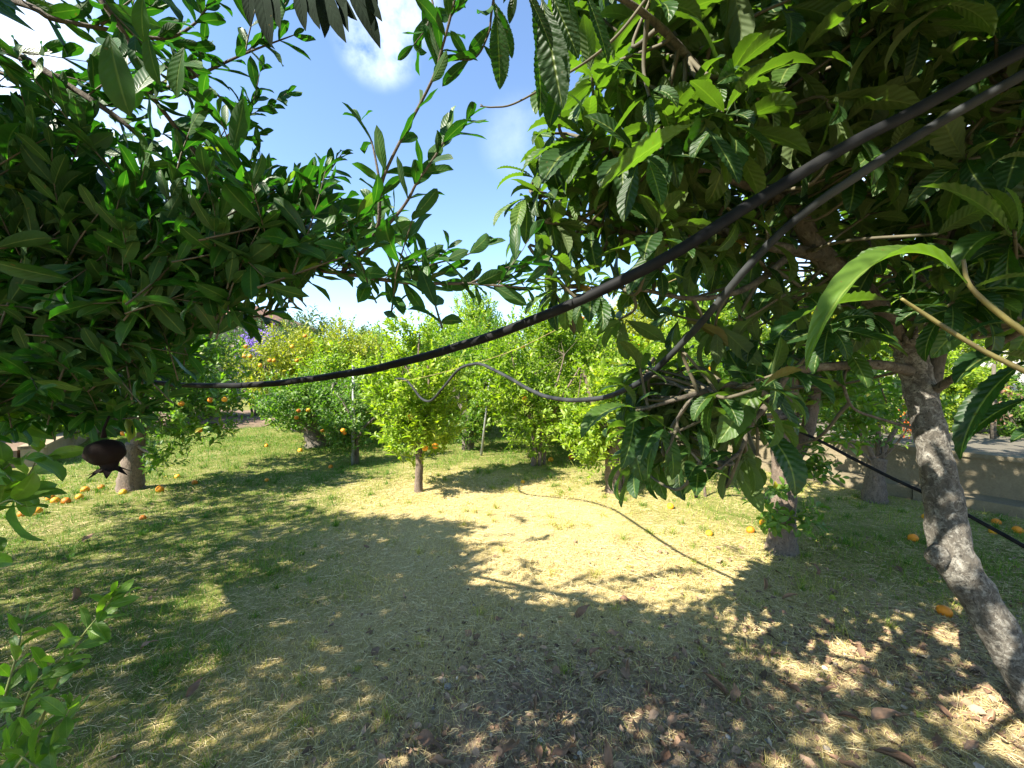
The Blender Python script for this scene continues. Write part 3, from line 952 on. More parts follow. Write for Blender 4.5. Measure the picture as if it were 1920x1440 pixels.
# --- straggly sapling at the steel post
b = gpt(668, 868)
citrus('citrus_sapling', 'straggly half bare citrus sapling growing against the foot of the steel post', 'tree',
       [([b, Z(b, .15), Z(b, .42, .01)], [.055, .045, .04]),
        ([Z(b, .38, .01), Z(b, .6, .14), Z(b, .75, .30), Z(b, .9, .42)], [.028, .02, .014, .007]),
        ([Z(b, .38), Z(b, .7, -.05), Z(b, 1.0, -.2), Z(b, 1.2, -.35)], [.03, .022, .014, .007]),
        ([Z(b, .4), Z(b, .55, -.25), Z(b, .62, -.5)], [.022, .015, .007])],
       [blob(600, 745, 690, 850, 6.7, .4, 1.0), blob(640, 690, 700, 770, 6.7, .35, .5)],
       120, .075, 'cit_leaf', 'dk_bark', limbs=10, oranges=[(643, 807, 6.2), (645, 812, 6.5)], seed=6, gap=.2)

# --- dark tree behind with lean post
b = gpt(878, 842)
citrus('citrus_tree', 'dense mid green citrus tree with low dark skirt beside the leaning post', 'tree',
       [([b, Z(b, .3), Z(b, .7, .05)], [.14, .11, .10]), ([Z(b, .6), Z(b, 1.3, -.3), Z(b, 2.0, -.4)], [.08, .05, .02]), ([Z(b, .6), Z(b, 1.4, .4), Z(b, 2.3, .6)], [.08, .05, .02])],
       [blob(800, 610, 985, 780, 8.2, 1.0, 1.2), blob(845, 740, 920, 845, 7.9, .5, .7)],
       560, .088, 'cit_leaf', 'dk_bark', limbs=12, oranges=[(981, 652, 7.1)], seed=7, gap=.1, shl=.28)
# --- many stemmed tree right of centre
b = gpt(1000, 873)
citrus('citrus_tree', 'large bright citrus tree on a cluster of thin stems right of the leaning post', 'tree',
       [([b, Z(b, .3, .02), Z(b, .75, -.04), Z(b, 1.4, -.25), Z(b, 2.0, -.4)], [.05, .042, .035, .02, .006]),
        ([Z(b, -.02, .10), Z(b, .3, .12), Z(b, .8, .2), Z(b, 1.4, .4), Z(b, 1.8, .5)], [.035, .03, .028, .018, .006]),
        ([Z(b, -.02, .18, .1), Z(b, .35, .22, .1), Z(b, .9, .35), Z(b, 1.6, .75)], [.03, .025, .022, .012])],
       [blob(880, 610, 1090, 800, 6.9, .85, 1.3), blob(955, 560, 1130, 700, 7.3, .8, 1.0), blob(940, 740, 1050, 850, 6.6, .5, .8), blob(1040, 620, 1190, 790, 7.0, .8, 1.0)],
       1000, .085, 'lime_leaf', limbs=18, oranges=[(984, 747, 6.1), (1092, 597, 6.6)], seed=8, gap=.05, shl=.27)
# --- citrus behind loquat tip
b = gpt(1150, 921)
citrus('citrus_tree', 'low bright citrus tree whose pale trunk shows left of the hanging loquat leaves', 'tree',
       [([b, Z(b, .08), Z(b, .35, -.02), Z(b, .75, .0)], [.125, .10, .092, .085]),
        ([Z(b, .7), Z(b, 1.1, -.25), Z(b, 1.6, -.4)], [.06, .04, .015]), ([Z(b, .7), Z(b, 1.2, .25), Z(b, 1.7, .5)], [.06, .04, .015]),
        ([Z(b, -.02, .13, .05), Z(b, .3, .14, .05), Z(b, .6, .10, .05)], [.018, .015, .012])],
       [blob(1050, 690, 1160, 860, 5.2, .5, 1.1), blob(1130, 650, 1300, 830, 5.5, .6, 1.0), blob(1060, 790, 1150, 885, 5.0, .35, .6)],
       420, .085, 'lime_leaf', limbs=10, oranges=[(1335, 690, 5.1)], seed=9, gap=.15)
# --- right hand thick trunk
b = gpt(1466, 1033)


def suckers(g):
    for k in range(14):
        st = P(RG.uniform(1438, 1490), RG.uniform(890, 985), 3.30)
        e = unit([RG.normal(0, .7), -.75, RG.uniform(.05, .8)])
        shoot(g, curve_to(st, e, RG.uniform(.14, .28), 4, .3), 10, .098, T_CITN, .9, .15, 0, 1, .003, False, upbias=.6)
    for k in range(11):
        st = P(RG.uniform(1475, 1500), RG.uniform(850, 900), 3.35)
        e = unit([RG.uniform(.3, 1), -.35, RG.uniform(.0, .7)])
        shoot(g, curve_to(st, e, RG.uniform(.2, .34), 4, .3), 11, .098, T_CITN, .9, .15, 0, 1, .003, False, upbias=.6)


citrus('citrus_tree', 'thick trunked citrus tree with leafy suckers sprouting low on its trunk', 'tree',
       [([b, Z(b, .07), Z(b, .3, .0), Z(b, .6, .01), Z(b, .95, -.03), Z(b, 1.15, .0)], [.150, .112, .098, .088, .078, .075]),
        ([Z(b, 1.05, -.01), Z(b, 1.3, .10, .05), Z(b, 1.6, .13, .1), Z(b, 2.0, .05, .2)], [.055, .045, .035, .02]),
        ([Z(b, .72, .03), Z(b, .95, .17), Z(b, 1.2, .27, .05), Z(b, 1.5, .35, .1), Z(b, 1.9, .5, .2)], [.06, .055, .05, .04, .02])],
       [blob(1400, 610, 1620, 770, 3.75, .55, 1.0), blob(1300, 640, 1460, 760, 3.9, .45, .6), blob(1520, 700, 1660, 830, 4.0, .4, .45)],
       210, .088, 'cit_leaf', limbs=12, T=T_CITN, seed=10, gap=.25, extra=suckers)
# --- small bushy stemmed tree near wall
b = gpt(1640, 938)
citrus('citrus_tree', 'twiggy small citrus tree with rough base in front of the right garden wall', 'tree',
       [([b, Z(b, .1), Z(b, .30, .0), Z(b, .5, .03)], [.13, .115, .085, .09]),
        ([Z(b, .45), Z(b, .8, -.18), Z(b, 1.15, -.42), Z(b, 1.5, -.6)], [.03, .022, .014, .006]),
        ([Z(b, .45, .03), Z(b, .9, .02), Z(b, 1.35, -.06), Z(b, 1.8, -.1)], [.03, .022, .014, .006]),
        ([Z(b, .45, .03), Z(b, .8, .2), Z(b, 1.15, .45), Z(b, 1.5, .6)], [.035, .025, .014, .006]),
        ([Z(b, .42), Z(b, .65, -.28), Z(b, .8, -.6)], [.018, .012, .005]), ([Z(b, .42), Z(b, .7, .1, -.15), Z(b, .95, .1, -.3)], [.018, .012, .005])],
       [blob(1530, 680, 1760, 800, 4.9, .6, 1.0), blob(1560, 780, 1700, 850, 4.8, .4, .35)],
       170, .078, 'cit_leaf', 'cit_bark', limbs=14, seed=11, gap=.2)
# --- thin reddish sapling
b = gpt(1323, 932)
citrus('sapling', 'thin reddish stemmed sapling on the grass below the loquat twigs', 'tree',
       [([b, Z(b, .2, -.02), Z(b, .45, .0), Z(b, .8, .03)], [.018, .014, .011, .006])],
       [blob(1295, 780, 1350, 850, 5.0, .2)], 14, .06, 'cit_leaf', 'cit_bark', limbs=3, seed=12, group=None)

# --- background rows
BG = [  # px, depth, crown rect, leaf, n, label
    (640, 9.8, (550, 635, 745, 815), 'lime_leaf', 420, 'bright low citrus tree between the yellow orange tree and the steel post'),
    (835, 9.4, (735, 595, 905, 822), 'lime_leaf', 460, 'bright citrus tree filling the gap behind the slim young citrus'),
    (1080, 9.0, (975, 565, 1185, 830), 'lime_leaf', 520, 'bright dense citrus tree directly behind the many stemmed one'),
    (1270, 7.6, (1180, 620, 1370, 830), 'lime_leaf', 460, 'bright low citrus tree behind the hanging loquat leaves'),
    (1180, 9.5, (1090, 555, 1290, 800), 'yel_leaf', 480, 'yellow green citrus tree behind the many stemmed one, twigs showing'),
    (905, 11.0, (830, 538, 970, 790), 'lime_leaf', 520, 'tallest citrus tree of the back row, rising above the leaning post'),
    (700, 12.5, (625, 615, 780, 790), 'lime_leaf', 420, 'rounded citrus tree of the back row behind the steel post'),
    (1330, 8.6, (1240, 540, 1450, 760), 'lime_leaf', 520, 'light green citrus tree behind the loquat branches left of the thick trunk'),
    (1500, 9.3, (1400, 520, 1630, 760), 'yel_leaf', 480, 'sunlit yellowish citrus tree standing beyond the garden wall corner'),
    (1700, 8.2, (1590, 470, 1800, 740), 'lime_leaf', 520, 'sunlit green citrus tree on the terrace behind the leaning loquat trunk'),
    (1880, 9.0, (1790, 430, 1990, 690), 'yel_leaf', 380, 'yellow green tree on the terrace at the right edge of the garden'),
    (330, 11.8, (215, 560, 420, 770), 'cit_leaf', 480, 'green citrus tree in the bed behind the thick forked trunk'),
    (140, 10.0, (20, 560, 235, 775), 'lime_leaf', 520, 'leafy bright shrub tree above the low wall at the left'),
]
for k, (px, d, (x0, y0, x1, y1), lf, n, lab) in enumerate(BG):
    q = P(px, 700, d); b = np.array([q[0], q[1], -.03])
    top = P(px, (y0 + y1) / 2, d)[2]
    citrus('citrus_tree', lab, 'tree',
           [([b, Z(b, .25), Z(b, top * .5, .05)], [.15, .12, .10]), ([Z(b, top * .45), Z(b, top * .7, -.3), Z(b, top * .95, -.45)], [.06, .035, .008]), ([Z(b, top * .45), Z(b, top * .7, .3), Z(b, top * 1.0, .5)], [.06, .035, .008])],
           [blob(x0, y0 + (y1 - y0) * .12, x1, y1, d, 1.2, 1.2), blob(x0 + (x1 - x0) * .2, y0, x0 + (x1 - x0) * .75, (y0 + y1) / 2, d, .9, .7)],
           int(n * 1.5), .105, lf, 'dk_bark', limbs=12, seed=20 + k, gap=.05, shl=.33,
           oranges=[(px + 20, y0 + 90, d - 1.15)] if k in (4, 8) else (),
           group='citrus trees closing the back of the orchard', orr=.042)


def shrub(name, label, cat, px, d, rect, leaf, n, ll, T, seed, group=None, ry=.9, extra=None, per=11, gap=.1, upd=.4, base_z=0.0):
    q = P(px, 700, d); b = np.array([q[0], q[1], base_z])
    x0, y0, x1, y1 = rect
    zt = P(px, (y0 + y1) / 2, d)[2]
    return citrus(name, label, cat, [([b, Z(b, max(base_z + .15, zt * .5), .05), Z(b, zt)], [.06, .045, .02]), ([b + [.06, 0, 0], Z(b, zt * .6, .3), Z(b, zt, .5)], [.04, .03, .01]), ([b - [.06, 0, 0], Z(b, zt * .6, -.3), Z(b, zt, -.5)], [.04, .03, .01])],
                  [blob(x0, y0, x1, y1, d, ry)], n, ll, leaf, 'dk_bark', limbs=6, seed=seed, T=T, group=group, extra=extra, per=per, gap=gap, upd=upd)


def petals(pxs, d, spread, n, mi=2, sz=.03):
    def f(g):
        for (px, py) in pxs:
            c = P(px, py, d)
            p = c + RG.normal(0, 1, (n, 3)) * spread
            t = rand_unit(n); Rm = frames(t, rand_unit(n) + np.array([0, -.4, .6]))
            g.leaves(T_PET[0], p, Rm, RG.uniform(.7, 1.3, n) * sz, RG.random(n), mi)
    return f


def add_petals(parent, pts, d, spread, n, mat, sz, name='blossom'):
    g = Geo()
    petals(pts, d, spread, n, 0, sz)(g)
    return g.build(name, [M[mat]], parent)


t = shrub('flowering_shrub', 'tall shrub with purple blossom showing left of the yellow orange tree', 'shrub', 478, 13.0, (425, 590, 530, 760), 'dark_leaf', 330, .09, T_CIT, 40, ry=.9)
add_petals(t, [(476, 646), (492, 634), (488, 640), (500, 630), (470, 655), (460, 668), (456, 690), (508, 634), (465, 640), (480, 652)], 12.05, .16, 75, 'purple', .062)
shrub('shrub', 'dense dark green shrub in the bed left of the purple blossom', 'shrub', 390, 12.2, (325, 615, 455, 785), 'dark_leaf', 700, .085, T_LAN, 41, ry=1.0, per=14)
t = shrub('flowering_shrub', 'orange flowered shrub on the terrace behind the leaning loquat trunk', 'shrub', 1712, 6.6, (1672, 735, 1752, 850), 'lime_leaf', 110, .07, T_CIT, 42, ry=.35, base_z=.5)
add_petals(t, [(1705, 752), (1703, 775), (1712, 792), (1700, 797), (1716, 800), (1722, 786), (1706, 808), (1697, 765)], 6.2, .035, 22, 'orange_petal', .05)
t = shrub('orange_bush', 'small fruiting orange bush in front of the white building', 'shrub', 1862, 7.4, (1800, 680, 1915, 790), 'dark_leaf', 90, .075, T_CIT, 43, ry=.5, base_z=.5)
for q in ((1850, 722, 6.6), (1856, 726, 6.7), (1878, 732, 6.6), (1884, 730, 6.7), (1872, 728, 6.6)):
    orange_in_tree(P(*q), t, .05)
# strappy clumps at the foot of the left bed
for k, (px, py, lab) in enumerate([(440, 790, 'clump of arching strap leaves by the bare soil of the bed'), (395, 788, 'strap leaved clump in front of the dark green shrub')]):
    b = gpt(px, py); t = thing('strap_plant', lab, 'plant', (b[0], b[1], 0), 'strap leaved clumps')
    g = Geo(); n = 60
    a = RG.uniform(0, 6.28, n); tt = np.stack([np.cos(a) * .7, np.sin(a) * .7, RG.uniform(.5, 1.3, n)], 1)
    Rm = frames(tt, np.tile([0, 0, 1.], (n, 1)) + tt * .3)
    g.leaves(leaf_template(8, 3, lambda v: .028 * (1 - v) ** .6 + .002, .3, 1.7), b + RG.normal(0, .06, (n, 3)) * [1, 1, 0], Rm, RG.uniform(.5, .85, n), RG.random(n) * .9)
    g.build('foliage', [M['cit_leaf']], t)
for px, d, rect, lf, n, ll, T, sd, lab, bz in [
        (60, 7.9, (-40, 690, 150, 830), 'lime_leaf', 420, .11, T_BRD, 44, 'broad leaved light green shrub behind the low sandy wall', .26),
        (190, 9.6, (120, 715, 260, 805), 'lime_leaf', 420, .09, T_CIT, 45, 'bright green bush spilling over the far end of the sandy wall', .26),
        (-120, 7.2, (-260, 600, 0, 850), 'cit_leaf', 420, .12, T_BRD, 46, 'dark broad leaved bush at the near end of the sandy wall', .26),
        (1560, 8.0, (1450, 690, 1680, 800), 'lime_leaf', 480, .085, T_CIT, 47, 'light green hedge bush on the terrace left of the leaning loquat trunk', .5),
        (1780, 7.0, (1720, 640, 1850, 800), 'lime_leaf', 420, .085, T_CIT, 48, 'light green bush on the terrace right of the leaning loquat trunk', .5),
        (1950, 6.4, (1890, 690, 2060, 850), 'cit_leaf', 360, .085, T_CIT, 49, 'green bush on the terrace at the right edge of the view', .5)]:
    shrub('shrub', lab, 'shrub', px, d, rect, lf, n, ll, T, sd, ry=.6, base_z=bz)
# trees far beyond the garden
for k, (px, d, rect, n, lab, lf) in enumerate([
        (545, 24, (505, 592, 640, 720), 260, 'grey green tree seen above the yellow orange tree', 'blue_leaf'),
        (690, 26, (640, 615, 745, 700), 220, 'distant dark tree behind the rounded back row citrus', 'blue_leaf'),
        (250, 22, (130, 545, 380, 720), 320, 'distant green tree in front of the house at left', 'dark_leaf'),
        (1250, 18, (1150, 570, 1400, 720), 320, 'distant green tree behind the yellow green citrus', 'dark_leaf'),
        (1600, 17, (1480, 540, 1740, 720), 320, 'distant dark green tree behind the terrace citrus', 'dark_leaf'),
        (20, 18, (-130, 480, 140, 720), 320, 'distant leafy tree at the left edge of the garden', 'dark_leaf'),
        (860, 20, (770, 610, 940, 720), 300, 'distant dark tree behind the tallest citrus', 'dark_leaf'),
        (1030, 19, (930, 600, 1160, 720), 300, 'distant dark tree filling the gap behind the many stemmed citrus', 'dark_leaf')]):
    q = P(px, 700, d); b = np.array([q[0], q[1], 0]); zt = P(px, (rect[1] + rect[3]) / 2, d)[2]
    citrus('background_tree', lab, 'tree', [([b, Z(b, zt * .5), Z(b, zt, .2)], [.2, .16, .08])], [blob(*rect, d, 2.2)], n, .24, lf, 'dk_bark', limbs=8, seed=60 + k, shl=.8, group='trees beyond the garden')

# ------------------------------------------------------------------ pomegranate tree overhead at the left
LIT = [[(560, 935), (640, 900), (860, 912), (1000, 912), (1120, 925), (1230, 935), (1400, 955), (1425, 1000), (1340, 1015), (1330, 1050), (1490, 1075), (1600, 1150), (1570, 1190),
        (1400, 1215), (1250, 1190), (1150, 1145), (1000, 1120), (885, 1088), (925, 1045), (870, 1005), (960, 985), (700, 957)],
       [(330, 1120), (400, 1090), (470, 1115), (430, 1150), (350, 1150)], [(800, 1200), (830, 1170), (860, 1200), (830, 1215)],
       [(960, 1200), (1010, 1175), (1040, 1215), (990, 1225)], [(980, 1340), (1020, 1310), (1060, 1335), (1020, 1365)],
       [(570, 1440), (620, 1395), (680, 1410), (640, 1450)], [(1700, 1240), (1740, 1225), (1800, 1260), (1760, 1290), (1710, 1275)],
       [(1000, 1440), (1030, 1400), (1100, 1420), (1080, 1460)], [(1550, 1420), (1600, 1380), (1640, 1420), (1600, 1450)],
       [(440, 1070), (480, 1055), (500, 1075), (470, 1085)], [(120, 975), (200, 965), (190, 985)], [(1440, 1440), (1520, 1400), (1560, 1450)],
       [(40, 1170), (90, 1150), (110, 1175), (60, 1190)]]
DARK = [(-900, 935), (300, 935), (420, 915), (560, 935), (700, 957), (940, 985), (870, 1005), (925, 1045), (885, 1088), (1000, 1120), (1150, 1145), (1250, 1190), (1400, 1205), (1545, 1178), (1575, 1150),
        (1480, 1080), (1330, 1050), (1340, 1015), (1440, 1010), (1900, 1030), (2700, 1100), (2700, 1900), (-900, 1900)]


DARK2 = [(1380, 915), (1300, 870), (1340, 790), (2000, 760), (2700, 900), (2700, 1100), (1900, 1030), (1440, 1010)]


def shadow_px(p):
    p = np.atleast_2d(p)
    g = np.stack([p[:, 0] + CXS * p[:, 2], p[:, 1] + CYS * p[:, 2], np.zeros(len(p))], 1)
    return proj(g)


# places the sun reaches in the photograph: the outer loquat leaves, the leaning trunk, the dappled wall
SUNNY = [(P(*q), r) for q, r in [((1040, 330, 1.55), .42), ((1000, 400, 1.6), .38), ((1150, 250, 1.4), .34), ((1060, 545, 1.6), .32), ((1180, 760, 1.6), .34), ((1250, 330, 1.4), .22), ((1390, 760, 1.55), .16), ((1180, 640, 1.6), .25),
                                 ((1785, 1000, 1.76), .03), ((1865, 1190, 1.68), .06), ((1905, 1265, 1.66), .04), ((1740, 835, 1.85), .05), ((1466, 900, 3.4), .12), ((1700, 600, .75), .10), ((400, 30, 1.1), .22), ((160, 300, 1.2), .10), ((520, 300, 1.2), .12), ((1150, 905, 5.1), .2), ((246, 890, 5.1), .15)]]


def blocks_sun(p):
    """would foliage at p shade one of the places known to be in the sun?"""
    p = np.atleast_2d(p); r = np.zeros(len(p), bool)
    for c, rad in SUNNY:
        w = p - c; a = w @ SUN
        off = np.linalg.norm(w - a[:, None] * SUN, axis=1)
        r |= (a > .28) & (off < rad + .10)
    return r


HOSE1 = [(180, 700, 2.5), (305, 719, 2.3), (400, 723, 2.1), (500, 720, 1.9), (600, 708, 1.72), (700, 692, 1.55), (800, 667, 1.41), (900, 637, 1.29), (1000, 600, 1.18), (1100, 557, 1.09), (1200, 510, 1.01), (1300, 452, .97), (1400, 389, .97),
         (1500, 325, .97), (1600, 268, .97), (1700, 215, .96), (1800, 160, .94), (1920, 95, .92), (2100, 0, .88)]
HOSE2 = [(741, 711, 4.62), (750, 710, 4.58), (762, 713, 4.5), (775, 728, 4.45), (788, 745, 4.4), (800, 752, 4.3), (812, 748, 4.2), (835, 722, 4.0), (860, 693, 3.8), (885, 683, 3.6), (905, 684, 3.45), (950, 706, 3.05), (1000, 734, 2.7), (1040, 747, 2.45), (1090, 750, 2.2), (1140, 743, 1.98), (1190, 722, 1.8),
         (1240, 683, 1.66), (1290, 632, 1.53), (1340, 575, 1.41), (1400, 503, 1.31), (1460, 440, 1.25), (1530, 382, 1.19), (1620, 322, 1.13), (1720, 255, 1.08), (1820, 195, 1.03), (1920, 140, .98), (2100, 40, .92)]
_h = np.array(HOSE1 + HOSE2)


def hides_hose(px, py, d, slack=60):
    dd = np.hypot(_h[:, 0] - px, _h[:, 1] - py); i = np.argmin(dd + 0)
    return bool(np.any((dd < slack + 60) & (d < _h[:, 2] + .22)))


def shades_lit(p):
    x, y, d = shadow_px(p)
    r = np.zeros(len(x), bool)
    r |= inpoly(x, y, LIT[0])
    for ox, oy in ((.17, 0), (-.17, 0), (0, .17), (0, -.17), (.1, .14), (-.1, -.14)):
        x2, y2, d2 = shadow_px(np.atleast_2d(p) + [ox, oy, 0])
        r |= inpoly(x2, y2, LIT[0]) & (d2 > .3)
    for q in LIT[1:]:
        r |= inpoly(x, y, q)
    return r & (d > .3)


POMB = [  # traced limbs: [(px,py,depth)...], [radii]
    ([(-420, 640, 1.9), (-150, 520, 1.7), (150, 430, 1.5), (340, 412, 1.32), (430, 398, 1.25), (490, 368, 1.2), (548, 330, 1.18)], [.03, .026, .018, .012, .009, .006, .003]),
    ([(-350, 650, 1.9), (-60, 560, 1.6), (200, 500, 1.4), (480, 496, 1.22), (640, 512, 1.15), (760, 530, 1.1), (880, 532, 1.08), (985, 540, 1.05)], [.025, .02, .014, .010, .007, .005, .004, .002]),
    ([(200, 500, 1.4), (420, 470, 1.3), (600, 480, 1.2), (700, 440, 1.12), (720, 330, 1.05), (807, 157, 1.0), (827, 97, .98), (850, 10, .95), (870, -80, .93)], [.012, .010, .007, .0055, .004, .0035, .003, .003, .002]),
    ([(640, 512, 1.15), (745, 402, 1.08), (783, 340, 1.05), (813, 297, 1.03), (840, 255, 1.02), (874, 227, 1.0)], [.006, .0042, .0035, .003, .0025, .0015]),
    ([(712, 340, 1.05), (697, 267, 1.05), (677, 227, 1.04)], [.0035, .0025, .0015]),
    ([(150, -60, .85), (190, 0, .85), (240, 77, .88), (273, 160, .9), (300, 200, .92), (390, 320, 1.0), (425, 390, 1.1)], [.006, .006, .0055, .005, .005, .004, .003]),
    ([(-120, -40, 1.0), (50, 10, .95), (100, 35, .95), (200, 55, 1.0), (310, 72, 1.05), (370, 40, 1.08), (382, 10, 1.1)], [.009, .007, .006, .005, .004, .003, .002]),
    ([(-200, 30, 1.1), (10, 95, 1.0), (120, 155, 1.0), (230, 228, 1.02), (310, 300, 1.08), (400, 345, 1.15)], [.011, .009, .008, .006, .005, .004]),
    ([(-200, 90, 1.2), (5, 138, 1.1), (60, 175, 1.1), (95, 220, 1.12)], [.007, .005, .004, .002]),
    ([(-200, 230, 1.2), (0, 245, 1.15), (100, 265, 1.15), (220, 330, 1.2)], [.008, .006, .005, .003]),
    ([(300, 170, 1.2), (380, 137, 1.15), (460, 100, 1.1), (550, 66, 1.08)], [.005, .004, .003, .0015]),
    ([(345, 120, 1.0), (410, 180, 1.05), (440, 215, 1.1)], [.004, .003, .002]),
    ([(-200, 780, 1.6), (40, 765, 1.35), (130, 778, 1.25), (200, 786, 1.15), (262, 783, 1.1)], [.008, .006, .004, .003, .002]),
    ([(300, 640, 1.45), (430, 600, 1.35), (500, 590, 1.3), (535, 560, 1.28)], [.006, .004, .003, .0015]),
    ([(480, 496, 1.22), (560, 450, 1.2), (640, 420, 1.2), (690, 400, 1.18)], [.006, .004, .003, .0015]),
    ([(760, 530, 1.1), (800, 500, 1.08), (870, 480, 1.06), (900, 462, 1.05)], [.003, .0025, .002, .0012]),
    ([(880, 532, 1.08), (925, 510, 1.06), (955, 500, 1.05)], [.0025, .002, .0012]),
    ([(760, -60, 1.1), (810, 0, 1.1), (800, 50, 1.1), (775, 85, 1.1)], [.004, .003, .002, .0012]),
    ([(935, -60, .95), (922, 20, .98), (915, 65, 1.0), (888, 110, 1.0), (833, 108, 1.0)], [.004, .003, .0025, .002, .0012]),
    ([(420, 470, 1.3), (520, 400, 1.3), (600, 340, 1.3), (640, 290, 1.3)], [.006, .004, .003, .0015]),
    ([(150, 430, 1.5), (300, 330, 1.5), (420, 260, 1.5), (480, 190, 1.5)], [.008, .006, .004, .002]),
    ([(-60, 560, 1.6), (150, 560, 1.5), (300, 590, 1.45), (420, 560, 1.4)], [.009, .007, .005, .003]),
    ([(-60, 560, 1.6), (100, 640, 1.5), (230, 690, 1.4), (330, 690, 1.3)], [.008, .006, .004, .002]),
]
PMP = [(-260, -140), (330, -80), (440, 10), (400, 90), (430, 200), (470, 260), (560, 290), (640, 320), (690, 380), (760, 420), (790, 470), (840, 500), (900, 515), (760, 535), (620, 490), (560, 480), (480, 510), (400, 550), (320, 615), (270, 665), (200, 715), (60, 745), (-260, 800)]
PMD = [(-260, 240), (330, 300), (470, 360), (640, 400), (740, 470), (640, 480), (560, 470), (460, 510), (310, 610), (230, 675), (-260, 745)]


def make_pomegranate():
    base = np.array([-2.75, 1.75, -.02])
    t = thing('pomegranate_tree', 'dark green pomegranate tree arching in overhead from the left with red flower', 'tree', (base[0], base[1], 0))
    g = Geo()
    pts = [base, base + [.05, -.02, .5], base + [-.02, 0, 1.0], base + [.10, -.05, 1.5]]
    pp = smooth_path(pts, 6); g.tube(pp, interp_r([.10, .07, .06, .045], len(pp)), 10, 0, True, .05)
    for e in ([-1.6, .2, 2.6], [-3.6, .5, 2.7], [-2.2, -.6, 2.6], [-3.4, 2.6, 2.4]):
        e = np.array(e); pp = smooth_path([base + [.05, -.02, 1.0], (base + [0, 0, 1.6] + e) / 2 + [0, 0, .1], e], 6)
        g.tube(pp, interp_r([.045, .03, .012], len(pp)), 8, 0, True, .04)
    g.build('trunk', [M['pom_bark']], t)
    g = Geo(); gc = Geo()
    for ci, (pts, rs) in enumerate(POMB):
        w = np.array([P(*q) for q in pts])
        if pts[0][0] < -300:   # thick limbs start at the trunk
            w = np.vstack([base + np.array([.02, 0, 1.25]), w])
            rs = [.035] + rs
        pp = smooth_path(w, 8)
        rr = interp_r(rs, len(pp))
        o = Geo(); o.tube(pp, rr, 7, 0, True, .03); o.build('branch', [M['pom_bark']], t)
        # leaves borne on the limbs
        n = len(pp); L = np.sum(np.linalg.norm(np.diff(pp, axis=0), axis=1))
        thin = np.argmax(rr < .0065) if (rr < .0065).any() else n
        if thin < n - 2:
            seg = pp[thin:]
            Ls = np.sum(np.linalg.norm(np.diff(seg, axis=0), axis=1))
            shoot(gc, seg, max(4, int(Ls / .021)), .098, T_POM, .75, .0, 0, 1, .002, True, twig=False, upbias=.45)
        # side shoots
        for k in range(int(L / (.10 if rr[0] > .006 else .16))):
            i = RG.integers(1, n - 1)
            p = pp[i]; px, py, dd = proj(p)
            tan = unit(pp[min(i + 1, n - 1)] - pp[i - 1])
            if px[0] > 770 and py[0] < 460: continue
            if px[0] > 840 and RG.random() < .6: continue
            d = unit(tan * .7 + np.array([.25, .0, .65]) * RG.uniform(.3, 1.2) + RG.normal(0, .35, 3))
            Ls = RG.uniform(.10, .24)
            path = curve_to(p, d, Ls, 5, .1)
            ex, ey, ed = proj(path[-1])
            if ex[0] > 560 and ey[0] < 440 and not inpoly(ex, ey, PMP)[0]: continue
            shoot(gc, path, int(Ls / .0185), .095, T_POM, .66, .1, 0, 1, .002, True, upbias=.45)
    # shoots filling the crown that is in view
    lib = Lib(T_POM, 15, .100, .27, .66, .12, True, .0026, 6, .5)
    libl = Lib(T_POML, 15, .095, .28, .8, .1, True, .003, 4, .9)
    NN = 16000
    deep = RG.random(NN) < .6
    px = np.where(deep, RG.uniform(-260, 740, NN), RG.uniform(-260, 900, NN)); py = np.where(deep, RG.uniform(240, 760, NN), RG.uniform(-140, 780, NN))
    ok = np.where(deep, inpoly(px, py, PMD), inpoly(px, py, PMP)) & ~(~deep & (py < 230) & (RG.random(NN) < .20))
    d = np.where(deep, np.where(px < 400, RG.uniform(1.15, 2.5, NN), RG.uniform(.92, 1.2, NN)), np.where(px < 400, RG.uniform(.85, 1.4, NN), RG.uniform(.82, 1.15, NN)))
    p = np.array([P(*q) for q in zip(px, py, d)])
    ok &= ~(shades_lit(p) & (RG.random(NN) < .96))
    ok &= ~(blocks_sun(p) & (RG.random(NN) < .85))
    p = p[ok][:900]
    lib.place(gc, p, np.array([.45, -.05, .60]) + RG.normal(0, .45, (len(p), 3)), RG.uniform(.75, 1.15, len(p)), RG.normal(0, .08, len(p)))
    # the part of the crown left of and above the picture, which shades the near lawn
    NN = 90000
    h = RG.uniform(1.9, 3.3, NN); gx = RG.uniform(-6, 2.0, NN); gy = RG.uniform(.6, 5.3, NN)
    p = np.stack([gx - CXS * h, gy - CYS * h, h], 1)
    over = np.stack([RG.uniform(-4.8, -.25, 3000), RG.uniform(-1.2, 2.4, 3000), RG.uniform(2.35, 3.5, 3000)], 1)
    isov = np.concatenate([np.zeros(NN, bool), np.ones(3000, bool)])
    p = np.concatenate([p, over])
    x, y, dd = proj(np.stack([p[:, 0] + CXS * p[:, 2], p[:, 1] + CYS * p[:, 2], 0 * p[:, 0]], 1))
    ok = (inpoly(x, y, DARK) | isov) & (p[:, 0] < .1) & (p[:, 0] > -6.2) & (np.linalg.norm(p - CAM, axis=1) > .8) & ~shades_lit(p) & ~blocks_sun(p)
    x, y, dd = proj(p)
    vis = (dd > .05) & (x > -140) & (x < 2060) & (y > -160) & (y < 1500)
    ok &= ~vis | (inpoly(x, y, PMP) & (dd > .85) & (dd < 2.8))
    q = p[ok & ~isov][:1750]; q = np.concatenate([q, p[ok & isov][:850]])
    libl.place(gc, q, np.array([.2, 0, .5]) + RG.normal(0, .6, (len(q), 3)), RG.uniform(.8, 1.2, len(q)), RG.normal(0, .06, len(q)))
    gc.build('crown', [M['pom_leaf'], M['twig']], t)
    # large near leaves at the top left
    gn = Geo()
